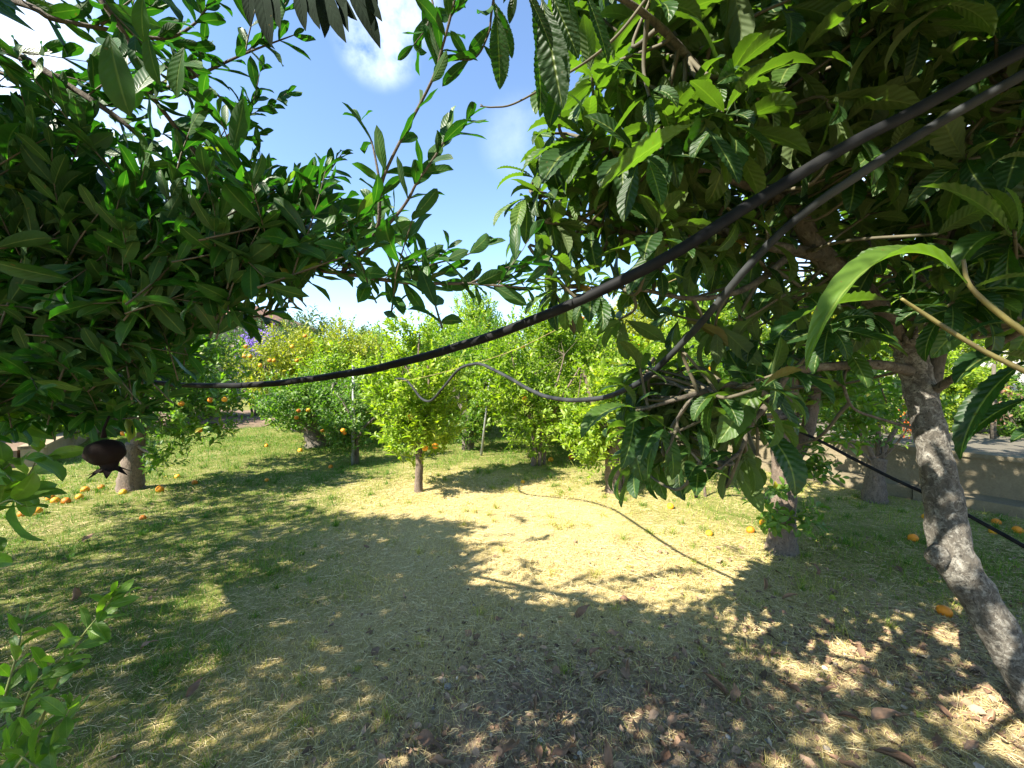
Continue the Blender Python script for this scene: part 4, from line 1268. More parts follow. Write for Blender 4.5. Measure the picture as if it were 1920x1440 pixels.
    for (bx, by, tx, ty, d, L) in [(268, -10, 262, 78, .62, 1), (275, 55, 290, 160, .66, 1), (345, 90, 320, 180, .75, 1), (205, 65, 232, 215, .7, 1), (255, 175, 300, 110, .8, 1), (215, 100, 195, 60, .8, 1), (300, 40, 365, 45, .9, 1)]:
        p, q = P(bx, by, d), P(tx, ty, d + .03)
        Rm = frames((q - p)[None], np.array([[.1, -.75, .6]]) + RG.normal(0, .15, (1, 3)))
        gn.leaves(T_POM[0], p[None], Rm, [np.linalg.norm(q - p)], [.5], 0, np.array([1.35]))
    gn.build('leaves', [M['pom_leaf']], t)
    # flower
    c = P(148, 648, 1.15); g = Geo()
    k = 6; a = np.arange(k) * 2 * math.pi / k
    tt = np.stack([np.cos(a) * .8, np.sin(a) * .5 - .3, np.full(k, .35)], 1)
    g.leaves(T_BRD[0], np.tile(c, (k, 1)), frames(tt, np.tile([0, -.5, 1.], (k, 1))), np.full(k, .020), RG.random(k), 0, np.full(k, 2.))
    g.tube([c + [0, .012, -.018], c + [0, .006, -.006], c + [0, 0, .004]], [.003, .007, .009], 8, 0)
    tag(g.build('flower', [M['red_petal']], t), 'small red pomegranate flower')
    return t


pom = make_pomegranate()

# dark shrivelled pomegranate hanging on its twig
c = P(199, 847, .97)
t = thing('pomegranate', 'shrivelled dark pomegranate with pointed crown hanging from a twig', 'fruit', c)
V, Fq = sphere_quads(36, 24, 1.0, .95, .80, .006)
V = V * (1 + .035 * np.sin(np.arctan2(V[:, 1], V[:, 0]) * 7 + 2 * V[:, 2]) * (1 - V[:, 2] ** 2).clip(0, 1) + .05 * clumpnoise(V, 3.2, 5) + .02 * clumpnoise(V, 9, 6))[:, None]
g = Geo(); g.add(V * .039 + c, Fq, None, None, 0)
g.tube([c + [-.005, 0, .034], c + [-.004, 0, .055], c + [.0, .01, .085]], [.006, .003, .0025], 6, 0)
g.build('fruit', [M['fruit_dark']], t)
g = Geo()
cb = c + np.array([.006, 0, -.024])
g.tube([cb, cb + [.002, 0, -.014], cb + [.003, 0, -.022]], [.020, .015, .020], 12, 0, False)
k = 7; a = np.arange(k) * 2 * math.pi / k
tt = np.stack([np.cos(a) * 1.0, np.sin(a) * 1.0, np.full(k, -.65)], 1)
p0 = cb + np.stack([np.cos(a) * .016, np.sin(a) * .016, np.full(k, -.017)], 1)
g.leaves(leaf_template(4, 3, lambda v: .33 * (1 - v) ** .9 + .01, .3, -.2), p0, frames(tt, np.tile([0, 0, 1.], (k, 1))), np.full(k, .032), np.zeros(k), 0)
g.build('calyx', [M['fruit_dark']], t)

# ------------------------------------------------------------------ loquat tree at the right
LOQT = [(2030, 1450, 1.62), (1965, 1340, 1.64), (1900, 1232, 1.66), (1835, 1120, 1.70), (1785, 1040, 1.74), (1768, 930, 1.80), (1748, 830, 1.85), (1722, 720, 1.9), (1706, 660, 1.9), (1697, 636, 1.9)]
LOQR = [.086, .073, .066, .065, .073, .065, .058, .058, .058, .052]
LOQB = [
    ([(1722, 700, 1.9), (1660, 685, 1.85), (1600, 684, 1.8), (1520, 690, 1.75), (1478, 700, 1.72), (1448, 748, 1.7), (1412, 790, 1.68), (1385, 850, 1.66), (1350, 870, 1.66)], [.026, .023, .020, .018, .017, .015, .011, .007, .004]),
    ([(1716, 690, 1.92), (1672, 610, 1.9), (1620, 545, 1.88), (1545, 480, 1.85), (1480, 380, 1.8), (1420, 280, 1.75), (1340, 180, 1.7), (1260, 60, 1.65)], [.026, .034, .042, .042, .034, .026, .018, .01]),
    ([(1735, 770, 1.9), (1765, 620, 1.95), (1775, 500, 1.95), (1790, 400, 1.95), (1797, 320, 1.95), (1800, 200, 1.95), (1840, 40, 1.95), (1860, -120, 1.95)], [.04, .032, .03, .028, .028, .026, .022, .015]),
    ([(1290, 260, 1.65), (1340, 232, 1.68), (1440, 190, 1.72), (1580, 100, 1.78), (1675, 15, 1.82), (1760, -80, 1.9)], [.006, .010, .014, .018, .02, .022]),
    ([(1445, 745, 1.7), (1380, 720, 1.65), (1300, 740, 1.62), (1230, 760, 1.6), (1190, 770, 1.6)], [.014, .012, .010, .007, .004]),
    ([(1545, 480, 1.85), (1440, 460, 1.75), (1330, 430, 1.7), (1200, 440, 1.68), (1060, 400, 1.65), (1000, 365, 1.65)], [.03, .022, .016, .012, .008, .004]),
    ([(1480, 380, 1.8), (1350, 330, 1.6), (1200, 300, 1.5), (1110, 265, 1.45)], [.02, .014, .009, .004]),
    ([(1580, 720, 1.85), (1600, 765, 1.85), (1650, 785, 1.86), (1722, 806, 1.88)], [.007, .006, .006, .007]),
    ([(1480, 480, 1.8), (1400, 540, 1.7), (1300, 560, 1.65), (1180, 540, 1.62), (1060, 540, 1.6)], [.016, .013, .010, .007, .004]),
    ([(1740, 740, 1.9), (1800, 700, 1.7), (1850, 660, 1.6), (1950, 600, 1.4)], [.02, .015, .012, .01]),
    ([(1300, 740, 1.62), (1270, 800, 1.6), (1330, 880, 1.62), (1385, 850, 1.66)], [.006, .005, .005, .006]),
    ([(1700, 600, 1.9), (1800, 380, 1.7), (1960, 200, 1.5), (2100, 60, 1.4)], [.025, .02, .016, .01]),
    ([(1420, 280, 1.75), (1300, 120, 1.4), (1200, 20, 1.2), (1080, -40, 1.1)], [.018, .014, .01, .005]),
]
LQP = [(1030, -140), (1060, 60), (1130, 150), (1110, 230), (1060, 300), (1040, 380), (1050, 450), (1060, 520), (1160, 550), (1250, 570), (1290, 640), (1250, 720), (1230, 790), (1260, 840), (1330, 850), (1400, 820), (1460, 740), (1600, 660), (1720, 600), (1920, 600), (2150, 640), (2150, -140)]


def rosette(g, p, axis, nl, L, T, lift=1.0, mi=0, droop=.35, rs=0., hang=0.):
    axis = unit(axis)
    a0 = np.cross(axis, [0.31, .2, .93]); a0 /= np.linalg.norm(a0); b0 = np.cross(axis, a0)
    k = np.arange(nl); ang = k * 2.4 + RG.uniform(0, 6.28)
    ta = np.linspace(.35, 1.55, nl) * lift + RG.normal(0, .15, nl)
    t = np.cos(ta)[:, None] * axis + np.sin(ta)[:, None] * (np.cos(ang)[:, None] * a0 + np.sin(ang)[:, None] * b0)
    t[:, 2] -= droop * (.4 + .6 * k / nl) + hang
    up = np.tile([0, 0, 1.0], (nl, 1)) * .8 + axis * .6 + RG.normal(0, .2, (nl, 3))
    Rm = frames(t, up)
    pos = p - axis * (k / nl)[:, None] * .06
    sc = L * RG.uniform(.7, 1.12, nl) * np.linspace(.7, 1.0, nl)
    rn = np.clip(RG.beta(2, 2.4, nl) * .93 + rs + (RG.random(nl) < .012) * .6, 0, 1)
    ti = RG.integers(0, len(T), nl)
    for q in range(len(T)):
        s = ti == q
        if s.any():
            g.leaves(T[q], pos[s], Rm[s], sc[s], rn[s], mi, RG.uniform(.85, 1.15, s.sum()))


def make_loquat():
    W = np.array([P(*q) for q in LOQT]); base = W[0].copy()
    t = thing('loquat_tree', 'big leaved loquat tree on a lichen spotted leaning trunk at the right', 'tree', (base[0], base[1], 0))
    g = Geo()
    W = np.vstack([base + [.08, -.02, -(base[2]) - .04], W]) if base[2] > .02 else W
    rs = [.12] + LOQR if len(W) > len(LOQT) else LOQR
    pp = smooth_path(W, 8)
    rr = interp_r(rs, len(pp)) * (1 + .04 * np.sin(np.arange(len(pp)) * 1.3))
    g.tube(pp, rr, 20, 0, True, .035)
    # old pruning knob
    kb = P(1757, 1042, 1.72); V, Fq = sphere_quads(14, 9, 1, .9, 1.1, .08)
    g.add(V * .042 + kb, Fq)
    # splintered cut at the top
    for k in range(9):
        a = k * .7; q = pp[-1] + np.array([math.cos(a) * .04, math.sin(a) * .04, -.03])
        g.tube([q, q + [RG.normal(0, .012) - .012, RG.normal(0, .01), RG.uniform(.04, .09)]], [.018, .004], 5, 0)
    g.build('trunk', [M['loq_bark']], t)
    skel = []
    for pts, rs in LOQB:
        w = np.array([P(*q) for q in pts]); pp = smooth_path(w, 8)
        o = Geo(); o.tube(pp, interp_r(rs, len(pp)), 9, 0, True, .05); o.build('branch', [M['loq_limb']], t)
        skel.append(pp)
    SK = np.concatenate(skel)
    # bare curved twig against the sky and the yellowish young stems
    o = Geo(); pp = smooth_path([P(900, 199, 1.1), P(925, 201, 1.1), P(965, 194, 1.1), P(1040, 152, 1.1), P(1110, 108, 1.1), P(1165, 58, 1.12), P(1225, -20, 1.15)], 8)
    o.tube(pp, interp_r([.0018, .003, .0045], len(pp)), 6, 0)
    o.tube([P(905, 199, 1.1), P(901, 195, 1.1)], [.0018, .001], 5, 0)
    o.build('twig', [M['twig']], t)
    for path, r in (([(1690, 560, .82), (1735, 590, .82), (1830, 650, .8), (1930, 700, .78), (2060, 760, .76)], [.003, .004, .0045, .005, .006]), ([(1806, 486, .78), (1818, 535, .78), (1870, 585, .77), (1930, 630, .76), (2050, 720, .75)], [.003, .004, .005, .0055, .006])):
        o = Geo(); pp = smooth_path([P(*q) for q in path], 8); o.tube(pp, interp_r(r, len(pp)), 8, 0, True, .04)
        tag(o.build('young_stem', [M['olive_stem']], t), 'yellowish young stem')
    gc = Geo(); gh = Geo()

    def twig_to(p):
        dd = np.linalg.norm(SK - p, axis=1); i = np.argmin(dd); q = SK[i]
        if dd[i] > .9:
            q = p + (q - p) * .6 / dd[i]
        mid = (p + q) / 2 + RG.normal(0, .06, 3) - np.array([0, 0, .03])
        pp = smooth_path([q, mid, p], 5)
        gc.tube(pp, interp_r([.009, .0065, .005], len(pp)), 5, 1, False)
        return unit(p - mid)

    n = 0; tries = 0
    while n < 500 and tries < 20000:
        tries += 1
        px, py = RG.uniform(980, 2150), RG.uniform(-140, 870)
        if not inpoly([px], [py], LQP)[0]: continue
        if px > 1560 and py > 600 and RG.random() < .62: continue
        if py > 600 and RG.random() < .25: continue
        d = RG.uniform(1.2, 2.9) if px > 1250 else RG.uniform(1.2, 1.9)
        p = P(px, py, d)
        if (shades_lit(p)[0] or blocks_sun(p)[0]) and RG.random() < .85: continue
        if hides_hose(px, py, d): continue
        ax = twig_to(p)
        ax = unit(ax + np.array([-.15, -.1, .45]) + RG.normal(0, .3, 3))
        rosette(gc, p, ax, RG.integers(6, 10), RG.uniform(.20, .29), T_LOQ, 1.0, droop=.5)
        n += 1
    # upper crown out of the picture, shading the right of the lawn and the branches below
    fl = P(1040, 330, 1.6)
    n = 0; tries = 0; m = 0
    while (n < 340 or m < 800) and tries < 90000:
        tries += 1
        if RG.random() < .5:
            if m >= 800: continue
            p = np.array([RG.uniform(-.7, 3.8), RG.uniform(-.9, 2.8), RG.uniform(2.5, 3.7)]); ov = True
            w = p - fl; off = np.linalg.norm(w - SUN * (w @ SUN))
            if off < .55 and p[0] < .9: continue
        else:
            if n >= 340: continue
            ov = False
            gx, gy = RG.uniform(.2, 8.5), RG.uniform(.6, 7.5)
            x, y, d = proj([gx, gy, 0])
            if not (inpoly(x, y, DARK)[0] or (inpoly(x, y, DARK2)[0] and RG.random() < .75)): continue
            h = RG.uniform(1.9, 3.6)
            p = np.array([gx - CXS * h, gy - CYS * h, h])
        if p[0] < -.7 or p[1] < -2.0 or p[0] > 5.5 or np.linalg.norm(p - CAM) < .85: continue
        if shades_lit(p)[0] or blocks_sun(p)[0]: continue
        x, y, d = proj(p)
        if d[0] > .05 and -250 < x[0] < 2170 and -280 < y[0] < 1500:
            if not inpoly(x, y, LQP)[0] or d[0] < 1.1 or (y[0] > 560 and x[0] > 1450) or hides_hose(x[0], y[0], d[0]): continue
        rosette(gc, p, unit(np.array([0, 0, .8]) + RG.normal(0, .4, 3)), 8, .24, T_LOQF, 1.0)
        n += not ov; m += ov
    # --- individually placed leaves near the camera
    def hero(bx, by, d0, tx, ty, d1, w=1.0, tp=1, up=(0, -.4, 1), r=.4, mi=0):
        p, q = P(bx, by, d0), P(tx, ty, d1)
        T = T_LOQH[tp]; e = T[0][(len(T[0]) // 7 - 1) * 7 + 3]
        L = np.linalg.norm(q - p) / np.linalg.norm(e)
        # rotate so that the bent leaf's tip lands on q
        ang = math.atan2(-e[2], e[1])
        tdir = unit(q - p); nn = np.array(up, float); nn = unit(nn - tdir * (nn @ tdir))
        t2 = unit(tdir * math.cos(ang) + nn * math.sin(ang)); n2 = unit(nn * math.cos(ang) - tdir * math.sin(ang))
        Rm = np.stack([np.cross(t2, n2), t2, n2], 1)[None]
        gh.leaves(T, p[None], Rm, [L], [r], mi, np.array([w]))
    hero(1812, 532, .78, 1512, 694, .66, .21, 3, (0, -.15, 1), .92)
    hero(1668, 563, .95, 1447, 640, .90, .95, 0, (0, .2, 1), .35)
    hero(1300, 232, .98, 1122, 357, .90, .85, 2, (-.3, .35, 1), .85)
    hero(1215, 300, 1.0, 1240, 385, .95, 1.0, 2, (0, -1, .4), .6)
    hero(1325, 240, 1.05, 1385, 345, 1.0, 1.15, 2, (.2, -1, .6), .15)
    for q in [(930, 15, 937, 168, .95), (925, 0, 960, 110, 1.0)]:
        hero(q[0], q[1], q[4], q[2], q[3], q[4] + .03, .9, 2, (.3, -1, .2), .45)
    for q in [(1000, -20, 1010, 130, .9), (1015, -10, 1055, 205, .9), (1030, -20, 1085, 110, .95), (985, -20, 1035, 95, .85), (1060, -30, 1075, 90, 1.0), (1005, 60, 1012, 220, 1.0), (1095, -20, 1140, 120, 1.0), (970, -30, 955, 45, .9)]:
        hero(q[0], q[1], q[4], q[2], q[3], q[4] + .04, .9, 2, (RG.normal(0, .4), -1, .3), .2)
    # lit outer rosettes on the left flank
    for cx, cy, d, tips in [
            (1003, 335, 1.6, [(930, 318), (931, 358), (985, 288), (1050, 290), (1040, 370)]),
            (985, 372, 1.6, [(926, 425), (946, 408), (966, 440), (985, 458), (1005, 470), (1030, 445)]),
            (1105, 268, 1.45, [(988, 248), (982, 318), (1018, 345), (1065, 345), (1110, 180), (1150, 240), (1060, 220)]),
            (1050, 180, 1.4, [(1005, 215), (1030, 240), (1090, 215), (1070, 120)]),
            (1062, 540, 1.6, [(975, 520), (968, 560), (985, 590), (1010, 600), (1130, 500), (1145, 560), (1040, 480), (1060, 620)]),
            (1110, 555, 1.55, [(1080, 610), (1105, 605), (1150, 600), (1130, 620), (1190, 560)]),
            (1190, 765, 1.6, [(1090, 822), (1105, 795), (1165, 880), (1205, 905), (1245, 880), (1150, 720), (1240, 740)]),
            (1245, 800, 1.6, [(1200, 870), (1215, 905), (1260, 900), (1290, 860), (1175, 800)]),
            (1200, 690, 1.6, [(1155, 690), (1170, 650), (1240, 640), (1250, 720), (1160, 640)]),
            (1420, 800, 1.5, [(1370, 770), (1490, 930), (1500, 805), (1380, 840), (1450, 740)]),
            (1310, 880, 1.6, [(1290, 900), (1370, 900), (1375, 850), (1305, 930)]),
            (1345, 735, 1.5, [(1385, 800), (1335, 820), (1300, 790), (1390, 720), (1290, 700)])]:
        for (tx, ty) in tips:
            hero(cx, cy, d, tx, ty, d - RG.uniform(-.05, .18), RG.uniform(.85, 1.15), RG.integers(0, 2), (RG.normal(0, .15), -.25, 1), RG.uniform(.35, .92))
        twig_to(P(cx, cy, d))
    for cx, cy, d, n, L in [(1150, 330, 1.6, 9, .24), (1085, 440, 1.65, 9, .23), (1165, 425, 1.7, 9, .24), (1235, 240, 1.5, 9, .25), (1245, 385, 1.7, 9, .24), (1110, 140, 1.45, 9, .24), (1185, 520, 1.7, 9, .23), (1040, 480, 1.65, 8, .22), (1130, 220, 1.5, 8, .24), (1020, 300, 1.6, 8, .21), (1010, 360, 1.6, 9, .21), (992, 405, 1.62, 8, .20), (1035, 250, 1.55, 8, .22), (1035, 535, 1.65, 8, .20), (1050, 420, 1.6, 9, .22), (1200, 150, 1.5, 8, .24),
                           (1200, 745, 2.0, 9, .25), (1260, 760, 2.0, 9, .26), (1320, 770, 1.95, 9, .26), (1230, 810, 2.0, 9, .25), (1290, 830, 1.95, 9, .25), (1360, 800, 1.9, 9, .25), (1180, 800, 2.05, 8, .24), (1400, 740, 1.9, 9, .25), (1330, 700, 1.9, 9, .25), (1270, 690, 2.0, 9, .25), (1390, 850, 1.9, 8, .22), (1220, 690, 2.05, 8, .25), (1440, 790, 1.9, 8, .22),
                           *[(RG.uniform(1130, 1385), RG.uniform(700, 865), RG.uniform(2.0, 2.4), 9, .25) for _ in range(18)],
                           (1160, 600, 1.75, 8, .22), (1260, 590, 1.8, 8, .22), (1340, 620, 1.8, 8, .23), (1420, 640, 1.8, 8, .23), (1500, 640, 1.8, 8, .23), (1580, 640, 1.8, 8, .22), (1480, 560, 1.8, 8, .24), (1620, 590, 1.75, 8, .22)]:
        c0 = P(cx, cy, d); ax = twig_to(c0)
        rosette(gc, c0, ax + np.array([-.25, -.15, .3]) + RG.normal(0, .2, 3), n, L, T_LOQ, 1.05, droop=.65, rs=.08, hang=.15)
    # right edge
    for q in [(1935, 672, .95, 1800, 862, .95, .62), (1940, 745, .95, 1805, 830, .95, .7), (1925, 680, .9, 1790, 720, .85, .9), (1990, 800, .9, 1895, 830, .9, .9), (1815, 545, .8, 1960, 520, .7, 1.1), (1825, 545, .8, 1990, 590, .72, 1.1),
              (1895, 440, .75, 1725, 350, .75, .85), (1905, 445, .75, 1880, 350, .75, .8), (1910, 450, .75, 1990, 380, .75, .8), (1940, 300, 1.0, 1845, 325, 1.0, .9), (1790, 640, .9, 1910, 610, .85, 1.0), (1700, 560, .9, 1690, 490, .9, .9)]:
        hero(q[0], q[1], q[2], q[3], q[4], q[5], q[6] * .85, RG.integers(0, 2), (0, -.15, 1), RG.uniform(.05, .3))
    gc.build('crown', [M['loq_leaf'], M['twig']], t)
    gh.build('leaves', [M['loq_leaf']], t)
    # drooping narrow leaves of an upper twig at the top of the picture
    g = Geo()
    for q in [(600, -35, 612, 52), (605, -30, 634, 62), (622, -30, 655, 30), (575, -35, 588, 38), (560, -30, 565, 40), (650, -35, 708, 65), (660, -40, 708, 22), (690, -50, 700, 30), (645, -30, 640, 45), (470, -40, 462, 30), (490, -40, 497, 66), (520, -40, 512, 40)]:
        p, qq = P(q[0], q[1], 1.0), P(q[2], q[3], .97)
        g.leaves(T_LAN[0], p[None], frames((qq - p)[None], np.array([[RG.normal(0, .5), -1, .2]])), [np.linalg.norm(qq - p) * 1.05], [.2], 0, np.array([1.25]))
    g.tube(smooth_path([P(430, -60, 1.0), P(560, -45, 1.0), P(700, -60, 1.0), P(850, -120, 1.05)], 6), [.004] * 19, 5, 1, False)
    g.build('drooping_sprig', [M['sprig_leaf'], M['twig']], t)
    return t


loq = make_loquat()

# ------------------------------------------------------------------ hoses, wire and posts


def line_obj(name, label, cat, pts, r, mat, sides=12, n=14, group=None):
    g = Geo(); pp = smooth_path([P(*q) for q in pts], n)
    s_ = np.cumsum(np.r_[0, np.linalg.norm(np.diff(pp, axis=0), axis=1)])
    pp = pp + np.stack([np.sin(s_ * 17 + 1), np.sin(s_ * 13), np.sin(s_ * 21 + 2)], 1) * min(r, .014) * .07
    g.tube(pp, r, sides, 0)
    o = g.build(name, [mat])
    return tag(o, label, cat, group)


line_obj('hose', 'thick black irrigation hose sagging across the view from upper right to the left', 'hose',
         HOSE1, .0142, M['hose'])
line_obj('hose', 'grey weathered hose with a wavy loose end hanging before the young citrus', 'hose',
         HOSE2, .0125, M['hose_g'])
line_obj('irrigation_pipe', 'thin black drip pipe slanting down behind the leaning loquat trunk', 'pipe',
         [(1478, 800, 3.32), (1530, 823, 3.2), (1600, 860, 2.95), (1680, 900, 2.75), (1760, 937, 2.55), (1840, 980, 2.38), (1920, 1024, 2.2), (2060, 1110, 2.05), (2240, 1260, 1.9), (2380, 1325, 1.8), (2560, 1345, 1.77)], .0115, M['hose'], 8)
line_obj('string', 'thin ochre string running along the wavy grey hose', 'string',
         [(742, 716, 4.5), (790, 708, 4.2), (860, 690, 3.8), (960, 658, 3.3), (1075, 603, 2.9), (1180, 560, 2.6), (1280, 517, 2.35), (1343, 480, 2.2), (1480, 413, 1.9), (1560, 370, 1.75)], .0022, M['wire'], 5)
b = gpt(661, 871)
g = Geo(); top = P(663, 684, 6.62)
g.tube([b, (b + top) / 2 + [.004, 0, 0], top], [.024, .024, .024], 10, 0)
g.tube([top - [0, 0, .06], top + [0, 0, .01]], [.028, .028], 10, 0)
tag(g.build('post', [M['metal']]), 'upright galvanised steel post beside the straggly sapling', 'post')
b = gpt(902, 853); top = P(921, 690, 7.2)
g = Geo(); g.tube([b, (b + top) / 2, top], [.022, .021, .021], 10, 0); g.tube([top, top + [0, 0, .02]], [.026, .024], 10, 0)
tag(g.build('post', [M['metal']]), 'slightly leaning pale post between the two citrus crowns', 'post')

# ------------------------------------------------------------------ low plants near the camera


def stem_plant(name, label, cat, stems, llen, T, leaf, tw='green_twig', dens=.016, up=.5, lift=.8):
    b = P(*stems[0][0]); t = thing(name, label, cat, (b[0], b[1], 0))
    gs = Geo(); gl = Geo()
    for st in stems:
        w = np.array([P(*q) for q in st]); f = w[0].copy(); f[2] = 0
        pp = smooth_path(np.vstack([f, w]), 7)
        gs.tube(pp, np.linspace(.0055, .0015, len(pp)), 6, 0)
        k = 7
        seg = pp[k:]
        L = np.sum(np.linalg.norm(np.diff(seg, axis=0), axis=1))
        shoot(gl, seg, int(L / dens), llen, T, lift, 0, 0, 0, .001, True, twig=False, upbias=up)
    gs.build('stem', [M[tw]], t)
    gl.build('foliage', [M[leaf]], t)
    return t


stem_plant('pomegranate_sucker', 'leafy green pomegranate suckers rising from the lower left corner', 'plant',
           [[(40, 1500, 1.15), (85, 1330, 1.12), (140, 1215, 1.1), (185, 1155, 1.08), (212, 1120, 1.08)], [(0, 1500, 1.1), (30, 1380, 1.08), (60, 1290, 1.06), (120, 1230, 1.05)], [(-60, 1480, 1.1), (-10, 1360, 1.08), (25, 1250, 1.1), (45, 1170, 1.12)],
            [(70, 1520, 1.1), (60, 1430, 1.05), (110, 1370, 1.02), (130, 1330, 1.0)], [(-40, 1520, 1.0), (20, 1450, 1.0), (60, 1400, 1.0), (80, 1380, .98)], [(90, 1540, 1.0), (120, 1480, 1.0), (70, 1440, .95), (20, 1400, .95)]], .088, T_POM, 'cit_leaf', dens=.02)
t = stem_plant('broad_leaved_shrub', 'broad leaved green shrub poking in at the left edge above fallen oranges', 'shrub',
               [[(-120, 1150, 1.5), (-60, 960, 1.45), (20, 870, 1.4), (90, 855, 1.35)], [(-140, 1100, 1.5), (-60, 860, 1.4), (20, 790, 1.35), (60, 760, 1.3)], [(-140, 1150, 1.5), (-80, 930, 1.4), (-10, 880, 1.35), (40, 920, 1.3)], [(-160, 1100, 1.6), (-90, 800, 1.5), (-20, 740, 1.5), (40, 730, 1.45)],
                [(-120, 1200, 1.4), (-50, 1000, 1.3), (10, 940, 1.25), (50, 950, 1.2)], [(-100, 1150, 1.7), (0, 950, 1.7), (60, 880, 1.75), (85, 800, 1.8)]], .15, T_BRD, 'cit_leaf', dens=.07)

# ------------------------------------------------------------------ fallen fruit and leaves
OR = [  # px, py, label
    (1771, 1150, 'ripe orange on shaded soil nearest the foot of the leaning loquat trunk', 0.044), (1712, 1018, 'ripe orange on shaded grass between the thick citrus trunk and the loquat', .044),
    (1735, 974, 'small yellow orange lying left of the loquat trunk below the wall', .036), (1868, 980, 'orange in sunlit grass just above the thin black pipe', .042), (1862, 1001, 'orange in the shade under the thin black pipe', .036), (1908, 998, 'orange by the wall at the right edge of the lawn', .044),
    (1407, 998, 'sunlit orange left of the thick citrus trunk', .042), (1430, 985, 'orange half hidden against the thick citrus trunk', .036), (1330, 1000, 'bright yellow orange alone on sunlit straw left of the thick trunk', .034), (1257, 952, 'yellow orange on sunlit grass right of the pale citrus trunk', .042),
    (980, 905, 'small orange on bleached grass below the many stemmed citrus', .034), (500, 902, 'lone orange on the shaded lawn between the forked tree and the slim trunk', .036),
    (365, 909, 'orange on shaded grass well right of the forked trunk', .045), (333, 896, 'yellowish orange in the sun patch right of the forked trunk', .046), (300, 925, 'bright orange just right of the foot of the forked trunk', .052), (231, 929, 'orange touching the left foot of the forked trunk', .045),
    (190, 917, 'orange on sunlit grass nearest left of the forked trunk', .046), (160, 921, 'larger orange on sunlit grass left of the forked trunk', .05),
    (268, 974, 'small orange on dark grass below the forked trunk', .034), (1033, 864, 'orange under the skirt of the bright citrus crowns, leftmost of three', .05), (1071, 862, 'orange under the skirt of the bright citrus crowns, middle of three', .055), (1092, 867, 'orange under the skirt of the bright citrus crowns, rightmost of three', .045),
    (617, 829, 'orange at the foot of the flared dark trunk', .05), (563, 846, 'yellow orange on sunlit lawn in front of the flared dark trunk', .05), (500, 838, 'orange among brown leaves left of the flared dark trunk', .045),
    (620, 875, 'orange in the far shade strip left of the steel post', .04), (268, 893, 'orange in grass behind the forked trunk', .04)]
CL = [(55, 965), (70, 966), (44, 968), (95, 938), (104, 945), (124, 945), (149, 938), (48, 924), (88, 932)]
k = 0


def put_orange(px, py, r, label, group):
    q = G(px, py); r *= .88; q[2] = gz(q[0], q[1]) + r * RG.uniform(.35, .7)
    o = bpy.data.objects.new('orange', ORANGE_ME[random.choice((0, 1, 2))] if 'yellow' not in label else ORANGE_ME[2]); COL.objects.link(o)
    o.location = [float(v) for v in q]; o.scale = (r, r, r)
    o.rotation_euler = (random.uniform(0, 6), random.uniform(0, 6), random.uniform(0, 6))
    tag(o, label, 'orange', group)


for px, py, lab, r in OR:
    put_orange(px, py, r, lab, 'oranges fallen on the lawn')
for px, py in CL:
    put_orange(px, py, random.uniform(.042, .052), 'fallen orange in the loose cluster on the grass at the left edge', 'cluster of fallen oranges at left')

M['dead'] = attrmat('dead loquat leaf', [(0, (.10, .055, .035)), (.5, (.21, .12, .075)), (.85, (.31, .19, .12)), (1, (.40, .28, .17))], rough=.75, tfac=.1)
M['fresh'] = attrmat('fallen green leaf', [(0, (.22, .28, .03)), (1, (.34, .36, .05))], rough=.5, tfac=.2)
DEAD_T = [leaf_template(10, 5, prof_loq, f, b, tw, wavy=w) for f, b, tw, w in ((.5, 1.4, .5, .5), (.8, -.9, -.6, .6), (.3, .7, .9, .7), (1.0, .5, .2, .3), (.6, 2.2, -.4, .5))]
DEAD_ME = []
for k, T in enumerate(DEAD_T):
    V = T[0] * np.array([1.15, 1, 1]); V = V - [0, .5, V[:, 2].min()]
    for v, r in ((0, .35), (1, .75)):
        DEAD_ME.append(mesh_from('fallen_leaf', V, T[1], T[2], {'rnd': np.clip(r + RG.normal(0, .06, len(V)), 0, 1)}, [M['dead']]))
FRESH_ME = mesh_from('fallen_leaf', DEAD_T[2][0] * [1.6, 1, 1] - [0, .5, 0], DEAD_T[2][1], DEAD_T[2][2], {'rnd': np.full(len(DEAD_T[2][0]), .5)}, [M['fresh']])


def put_leaf(px, py, L, label, group, me=None, a=None):
    q = G(px, py); q[2] = gz(q[0], q[1]) + .008
    o = bpy.data.objects.new('fallen_leaf', me or random.choice(DEAD_ME)); COL.objects.link(o)
    o.location = [float(v) for v in q]; o.scale = (L, L, L)
    o.rotation_euler = (random.uniform(-.35, .35), random.uniform(-.5, .5), random.uniform(0, 6.28) if a is None else a)
    return tag(o, label, 'fallen leaf', group)


GB = 'brown leaves fallen under the loquat'
for px, py, L, lab in [(130, 1132, .15, 'dark curled leaf on the lawn above the green suckers'), (165, 1016, .13, 'dark flat dead leaf on green grass left of the lawn'),
                       (365, 1296, .10, 'brown crumpled leaf beside a white pebble at lower left'), (1370, 1312, .135, 'large brown curled loquat leaf, biggest on the litter'),
                       (1175, 1135, .11, 'pale brown leaf at the edge of the sunlit straw'), (1430, 1097, .12, 'reddish brown leaf by the shaded grass below the thick trunk'),
                       (1655, 1350, .13, 'tan leaf catching sun in the lower right litter'), (800, 1405, .14, 'reddish dead leaf at the bottom edge of the lawn'), (1665, 1215, .13, 'brown leaf lying near the loquat foot')]:
    put_leaf(px, py, L, lab, GB)
put_leaf(1560, 1122, .09, 'light green fallen leaf upright in the grass below the thick trunk', None, FRESH_ME)
put_leaf(1728, 1332, .11, 'yellow green fallen leaf among dark litter at lower right', None, FRESH_ME)
put_leaf(1700, 1200, .07, 'thin pale yellow fallen leaf near the leaning trunk', None, FRESH_ME)
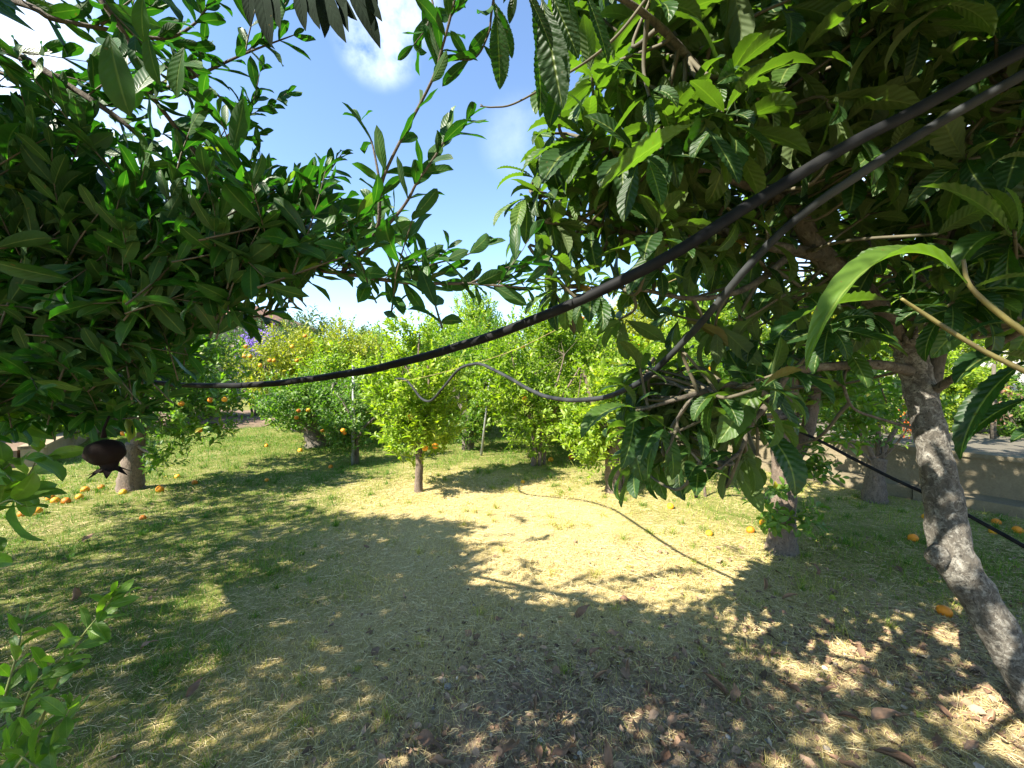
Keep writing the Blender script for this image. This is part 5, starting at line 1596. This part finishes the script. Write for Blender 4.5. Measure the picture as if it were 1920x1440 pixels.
SH = [(1165, 1228), (1125, 1272), (1265, 1252), (1358, 1258), (1030, 1248), (1340, 1290), (1270, 1372), (1060, 1422), (1430, 1426), (1772, 1342), (1500, 1332), (935, 1172), (1212, 1300), (1450, 1230), (1180, 1262), (1590, 1345), (1690, 1340), (1620, 1260),
      (1480, 1290), (1545, 1300), (1230, 1330), (1150, 1200), (1090, 1160), (1310, 1210), (1400, 1180), (1600, 1210), (1750, 1390), (1820, 1400), (1240, 1425), (1140, 1440), (960, 1420), (1580, 1440), (1680, 1430), (1860, 1350), (1530, 1080), (1480, 1120), (1405, 1330), (1290, 1420),
      (830, 1436), (1005, 1436), (275, 1216), (1000, 1335), (1550, 1170), (1110, 1240)]
for px, py in SH:
    put_leaf(px, py, random.uniform(.06, .13), 'dry brown loquat leaf scattered on the litter and straw of the near lawn', GB)

# ------------------------------------------------------------------ walls, terrace, house


def prism(g, pts, z0, z1, mi=0):
    """vertical prism over a plan quad, closed"""
    p = [np.array([q[0], q[1]]) for q in pts]
    V = [[*q, z0] for q in p] + [[*q, z1] for q in p]
    Fq = [(3, 2, 1, 0), (4, 5, 6, 7)] + [(i, (i + 1) % 4, (i + 1) % 4 + 4, i + 4) for i in range(4)]
    g.add(np.array(V, float), np.array(Fq), None, None, mi)


def wallmat(name, c1, c2, brick=None, mortar=(.3, .27, .22)):
    m, nt, ns, ln = newmat(name)
    tc = N(ns, 'ShaderNodeTexCoord')
    n1 = N(ns, 'ShaderNodeTexNoise'); n1.inputs['Scale'].default_value = 3; n1.inputs['Detail'].default_value = 12; n1.inputs['Roughness'].default_value = .72
    ln.new(tc.outputs['Object'], n1.inputs[0])
    r = ramp(ns, [(.3, c1), (.7, c2)]); ln.new(n1.outputs['Fac'], r.inputs[0])
    n2 = N(ns, 'ShaderNodeTexNoise'); n2.inputs['Scale'].default_value = 60; n2.inputs['Detail'].default_value = 5
    ln.new(tc.outputs['Object'], n2.inputs[0])
    c = mixc(ns, ln, .5, r.outputs[0], mixc(ns, ln, n2.outputs['Fac'], tuple(x * .6 for x in c1), c2))
    bs = N(ns, 'ShaderNodeBsdfPrincipled'); bs.inputs['Roughness'].default_value = .92; bs.inputs['Specular IOR Level'].default_value = .2
    ln.new(c, bs.inputs['Base Color'])
    bu = N(ns, 'ShaderNodeBump'); bu.inputs['Strength'].default_value = .7; bu.inputs['Distance'].default_value = .015
    ln.new(math_n(ns, ln, 'ADD', n1.outputs['Fac'], math_n(ns, ln, 'MULTIPLY', n2.outputs['Fac'], .5)), bu.inputs['Height']); ln.new(bu.outputs[0], bs.inputs['Normal'])
    out = N(ns, 'ShaderNodeOutputMaterial'); ln.new(bs.outputs[0], out.inputs[0])
    return m


M['conc'] = wallmat('weathered concrete', (.095, .08, .05), (.26, .215, .14))
M['sand'] = wallmat('sandy block', (.20, .16, .10), (.36, .29, .19))
M['white'] = wallmat('white render', (.46, .43, .40), (.60, .58, .55))
M['paving'] = wallmat('grey paving', (.09, .08, .06), (.16, .145, .115))
M['tile'] = wallmat('brown roof tile', (.16, .09, .06), (.28, .16, .11))
M['plaster'] = wallmat('beige plaster', (.36, .30, .24), (.46, .39, .32))
M['soil'] = wallmat('bare soil', (.12, .08, .055), (.23, .165, .115))
M['glass'] = simple('dark window glass', (.03, .035, .04), rough=.1)


def seg_wall(name, label, A, B, nrm, thick, z0, z1, mat, courses, blk):
    """coursed block wall with thin joints; one mesh"""
    g = Geo(); d = (B - A); L = np.linalg.norm(d); d = d / L
    core = [A - nrm * thick, B - nrm * thick, B - nrm * .006, A - nrm * .006]
    prism(g, core, z0, z1 - .012)
    h = (z1 - z0 - .05) / courses
    for c in range(courses):
        s = -(c % 2) * blk * .5
        while s < L:
            a, e = max(s, 0) + .003, min(s + blk, L) - .003
            if e - a > .03:
                o = RG.uniform(-.006, .004)
                prism(g, [A + d * a - nrm * (.02), A + d * e - nrm * .02, A + d * e + nrm * o, A + d * a + nrm * o], z0 + c * h + .003, z0 + (c + 1) * h - .003)
            s += blk
    prism(g, [A - nrm * (thick + .03), B - nrm * (thick + .03), B + nrm * .03, A + nrm * .03], z1 - .05, z1)
    o = g.build(name, [mat], None, False)
    return tag(o, label, 'wall')


seg_wall('garden_wall', 'low weathered retaining wall along the right side of the lawn', WA, WB, WN, .22, -.05, .58, M['conc'], 3, .48)
# footing in front of the wall
g = Geo(); L = np.linalg.norm(WB - WA); s = 0.0; k = 0
while s < L - .1:
    e = min(s + RG.uniform(.7, 1.2), L); o1 = RG.uniform(-.03, .03)
    prism(g, [WA + WDIR * (s + .005) + WN * .012, WA + WDIR * (e - .005) + WN * .012, WA + WDIR * (e - .005) + WN * (.34 + o1), WA + WDIR * (s + .005) + WN * (.36 + RG.uniform(-.03, .03))], -.05, .12 + RG.uniform(-.015, .015)); s = e
tag(g.build('stone_ledge', [M['conc']], None, False), 'rough stone ledge along the foot of the right garden wall', 'ledge')
# terrace behind the wall
g = Geo(); n2 = -WN
q0, q1 = WA + n2 * .225, WB + n2 * .225
prism(g, [q0, q0 + n2 * 14 - WDIR * 3, q1 + n2 * 14 + WDIR * 1.0, q1], -.06, .5)
tag(g.build('terrace', [M['paving']], None, False), kind='structure')
# left low wall with raised bed
LA, LB = np.array([-7.6, 6.55]), np.array([-11.6, 11.7])
LD = (LB - LA) / np.linalg.norm(LB - LA); LN = np.array([LD[1], -LD[0]]); LN = LN if LN[0] > 0 else -LN
seg_wall('bed_wall', 'low sandy block wall edging the raised bed at the left', LA, LB, LN, .25, -.05, .34, M['sand'], 2, .42)
g = Geo(); q0, q1 = LA - LN * .285, LB - LN * .285
prism(g, [q0, q1, q1 - LN * 8, q0 - LN * 8], -.06, .28)
tag(g.build('flower_bed', [M['soil']], None, False), kind='structure')
# bare soil of the back bed
g = Geo(); a = gpt(330, 806); b2 = gpt(470, 792)
xs = np.linspace(-12.6, -7.0, 22); ys = np.linspace(11.2, 15, 10)
X, Y = np.meshgrid(xs, ys)
edge = .35 * np.sin(X * 1.9) + .2 * np.sin(X * 4.3)
V = np.stack([X.ravel(), (Y + np.where(Y < 11.3, edge, 0)).ravel(), (.03 + .05 * np.sin(X * 2.1 + Y * 1.7) + np.clip(Y - 11.3, 0, 1) * .15).ravel()], 1)
i = np.arange(9)[:, None] * 22; j = np.arange(21)[None]
g.add(V, np.stack([i + j, i + j + 1, i + 23 + j, i + 22 + j], -1).reshape(-1, 4))
tag(g.build('soil_bed', [M['soil']], None), kind='structure')

# house beyond the left trees
hc = P(400, 700, 24.0); hx, hy = hc[0], hc[1]
t = thing('house', 'beige house with brown tiled roof beyond the trees at left', 'house', (hx, hy, 0))
g = Geo(); prism(g, [(hx - 5.2, hy), (hx + 2.1, hy), (hx + 2.1, hy + 7), (hx - 5.2, hy + 7)], 0, 4.6)
g.build('wall', [M['plaster']], t, False)
g = Geo()
x0, x1, y0, y1 = hx - 5.9, hx + 2.8, hy - .7, hy + 7.7
V = np.array([[x0, y0, 4.62], [x1, y0, 4.62], [x1, y1, 4.62], [x0, y1, 4.62], [x0, y0, 4.80], [x1, y0, 4.80], [x1, y1, 4.80], [x0, y1, 4.80], [x0 + 3, (y0 + y1) / 2, 6.3], [x1 - 3, (y0 + y1) / 2, 6.3]])
g.add(V, np.array([(3, 2, 1, 0), (0, 1, 5, 4), (1, 2, 6, 5), (2, 3, 7, 6), (3, 0, 4, 7), (4, 5, 9, 8), (6, 7, 8, 9)]))
g.add(np.array([V[5], V[6], V[9], V[9] + [0, 0, .001]]), np.array([(0, 1, 2, 3)])); g.add(np.array([V[7], V[4], V[8], V[8] + [0, 0, .001]]), np.array([(0, 1, 2, 3)]))
g.build('roof', [M['tile']], t, False)
for wx in (-3.6, -.3):
    f = Geo(); X0 = hx + wx
    prism(f, [(X0, hy - .05), (X0 + 1.2, hy - .05), (X0 + 1.2, hy - .004), (X0, hy - .004)], 2.2, 3.5)
    fo = f.build('window', [M['white']], t, False)
    f = Geo(); prism(f, [(X0 + .08, hy - .065), (X0 + 1.12, hy - .065), (X0 + 1.12, hy - .052), (X0 + .08, hy - .052)], 2.28, 3.42)
    p = f.build('pane', [M['glass']], None, False); p.parent = fo; p.location = -t.location
# white building at the far right
wc = P(1900, 720, 11.5)
t = thing('white_building', 'white rendered building glimpsed behind the terrace at far right', 'building', (wc[0], wc[1], .5))
g = Geo(); prism(g, [(wc[0] - 1.0, wc[1]), (wc[0] + 7, wc[1] - 1.5), (wc[0] + 8, wc[1] + 3), (wc[0] + 0, wc[1] + 4.5)], .45, 2.6)
g.build('wall', [M['white']], t, False)
g = Geo(); prism(g, [(wc[0] - 1.25, wc[1] - .2), (wc[0] + 7.2, wc[1] - 1.75), (wc[0] + 8.3, wc[1] + 3.2), (wc[0] - .2, wc[1] + 4.7)], 2.603, 2.75)
g.build('roof', [M['paving']], t, False)
# dried vine on a stake upon the terrace
b = P(1861, 838, 6.2); b[2] = .49
t = thing('vine', 'withered brown vine on a dark stake above the right wall', 'plant', b)
g = Geo(); g.tube([b, b + [0, 0, .5], b + [-.02, 0, 1.15]], [.032, .03, .022], 8, 0); g.build('stake', [M['dk_bark']], t)
g = Geo()
for k in range(14):
    st = b + np.array([0, 0, RG.uniform(.3, 1.0)])
    shoot(g, curve_to(st, [RG.normal(0, 1), -.3, RG.normal(0, .3)], RG.uniform(.2, .5), 5, .8), 5, .07, T_CIT, 1.1, .2, 0, 1, .004, False)
g.build('foliage', [M['dead'], M['twig']], t)

# ------------------------------------------------------------------ light, sky
w = bpy.data.worlds.new('World'); scene.world = w; w.use_nodes = True
nt = w.node_tree; ns, ln = nt.nodes, nt.links; ns.clear()
sky = N(ns, 'ShaderNodeTexSky'); sky.sky_type = 'NISHITA'; sky.sun_disc = False
sky.sun_elevation = SUN_EL
sky.sun_rotation = math.atan2(SUN[0], SUN[1])
sky.air_density = 1.0; sky.dust_density = 0.0; sky.ozone_density = 3.0
tc = N(ns, 'ShaderNodeTexCoord')
n1 = N(ns, 'ShaderNodeTexNoise'); n1.inputs['Scale'].default_value = 9; n1.inputs['Detail'].default_value = 10; n1.inputs['Roughness'].default_value = .58
ln.new(tc.outputs['Generated'], n1.inputs['Vector'])
tot = None
for (px, py, ang, s) in [(708, 70, .09, .85), (738, 0, .10, .85), (705, -90, .12, .8), (1880, 330, .3, 1.1), (975, 262, .10, .16), (60, 230, .25, .9), (1600, 420, .3, .8)]:
    dv = unit(P(px, py, 1.0) - CAM)
    dot = N(ns, 'ShaderNodeVectorMath', operation='DOT_PRODUCT'); dot.inputs[1].default_value = dv
    nrm = N(ns, 'ShaderNodeVectorMath', operation='NORMALIZE'); ln.new(tc.outputs['Generated'], nrm.inputs[0]); ln.new(nrm.outputs[0], dot.inputs[0])
    mr = N(ns, 'ShaderNodeMapRange', interpolation_type='SMOOTHSTEP'); mr.inputs['From Min'].default_value = math.cos(ang); mr.inputs['From Max'].default_value = 1.0
    mr.inputs['To Max'].default_value = s; ln.new(dot.outputs['Value'], mr.inputs['Value'])
    tot = mr.outputs[0] if tot is None else math_n(ns, ln, 'MAXIMUM', tot, mr.outputs[0])
cl = math_n(ns, ln, 'MULTIPLY', tot, math_n(ns, ln, 'MULTIPLY_ADD', n1.outputs['Fac'], 3.4, -1.2))
cl.node.use_clamp = True
cc = math_n(ns, ln, 'MULTIPLY', cl, .8)
colr = mixc(ns, ln, cc, sky.outputs[0], (6.5, 7.0, 7.8))
bg = N(ns, 'ShaderNodeBackground'); bg.inputs[1].default_value = .095
ln.new(colr, bg.inputs[0])
out = N(ns, 'ShaderNodeOutputWorld'); ln.new(bg.outputs[0], out.inputs[0])

sd = bpy.data.lights.new('sun', 'SUN'); sd.energy = 5.0; sd.angle = R(.53); sd.color = (1.0, .93, .80)
so = bpy.data.objects.new('sun', sd); COL.objects.link(so)
so.rotation_euler = Vector([float(x) for x in SUN]).to_track_quat('Z', 'Y').to_euler()
so.location = (-8, -6, 10)

vs = scene.view_settings
vs.view_transform = 'Standard'; vs.look = 'None'; vs.exposure = 1.95; vs.gamma = 1
cy = scene.cycles
cy.max_bounces = 8; cy.diffuse_bounces = 5; cy.transmission_bounces = 5; cy.glossy_bounces = 3
cy.use_denoising = True
cy.sample_clamp_indirect = 6
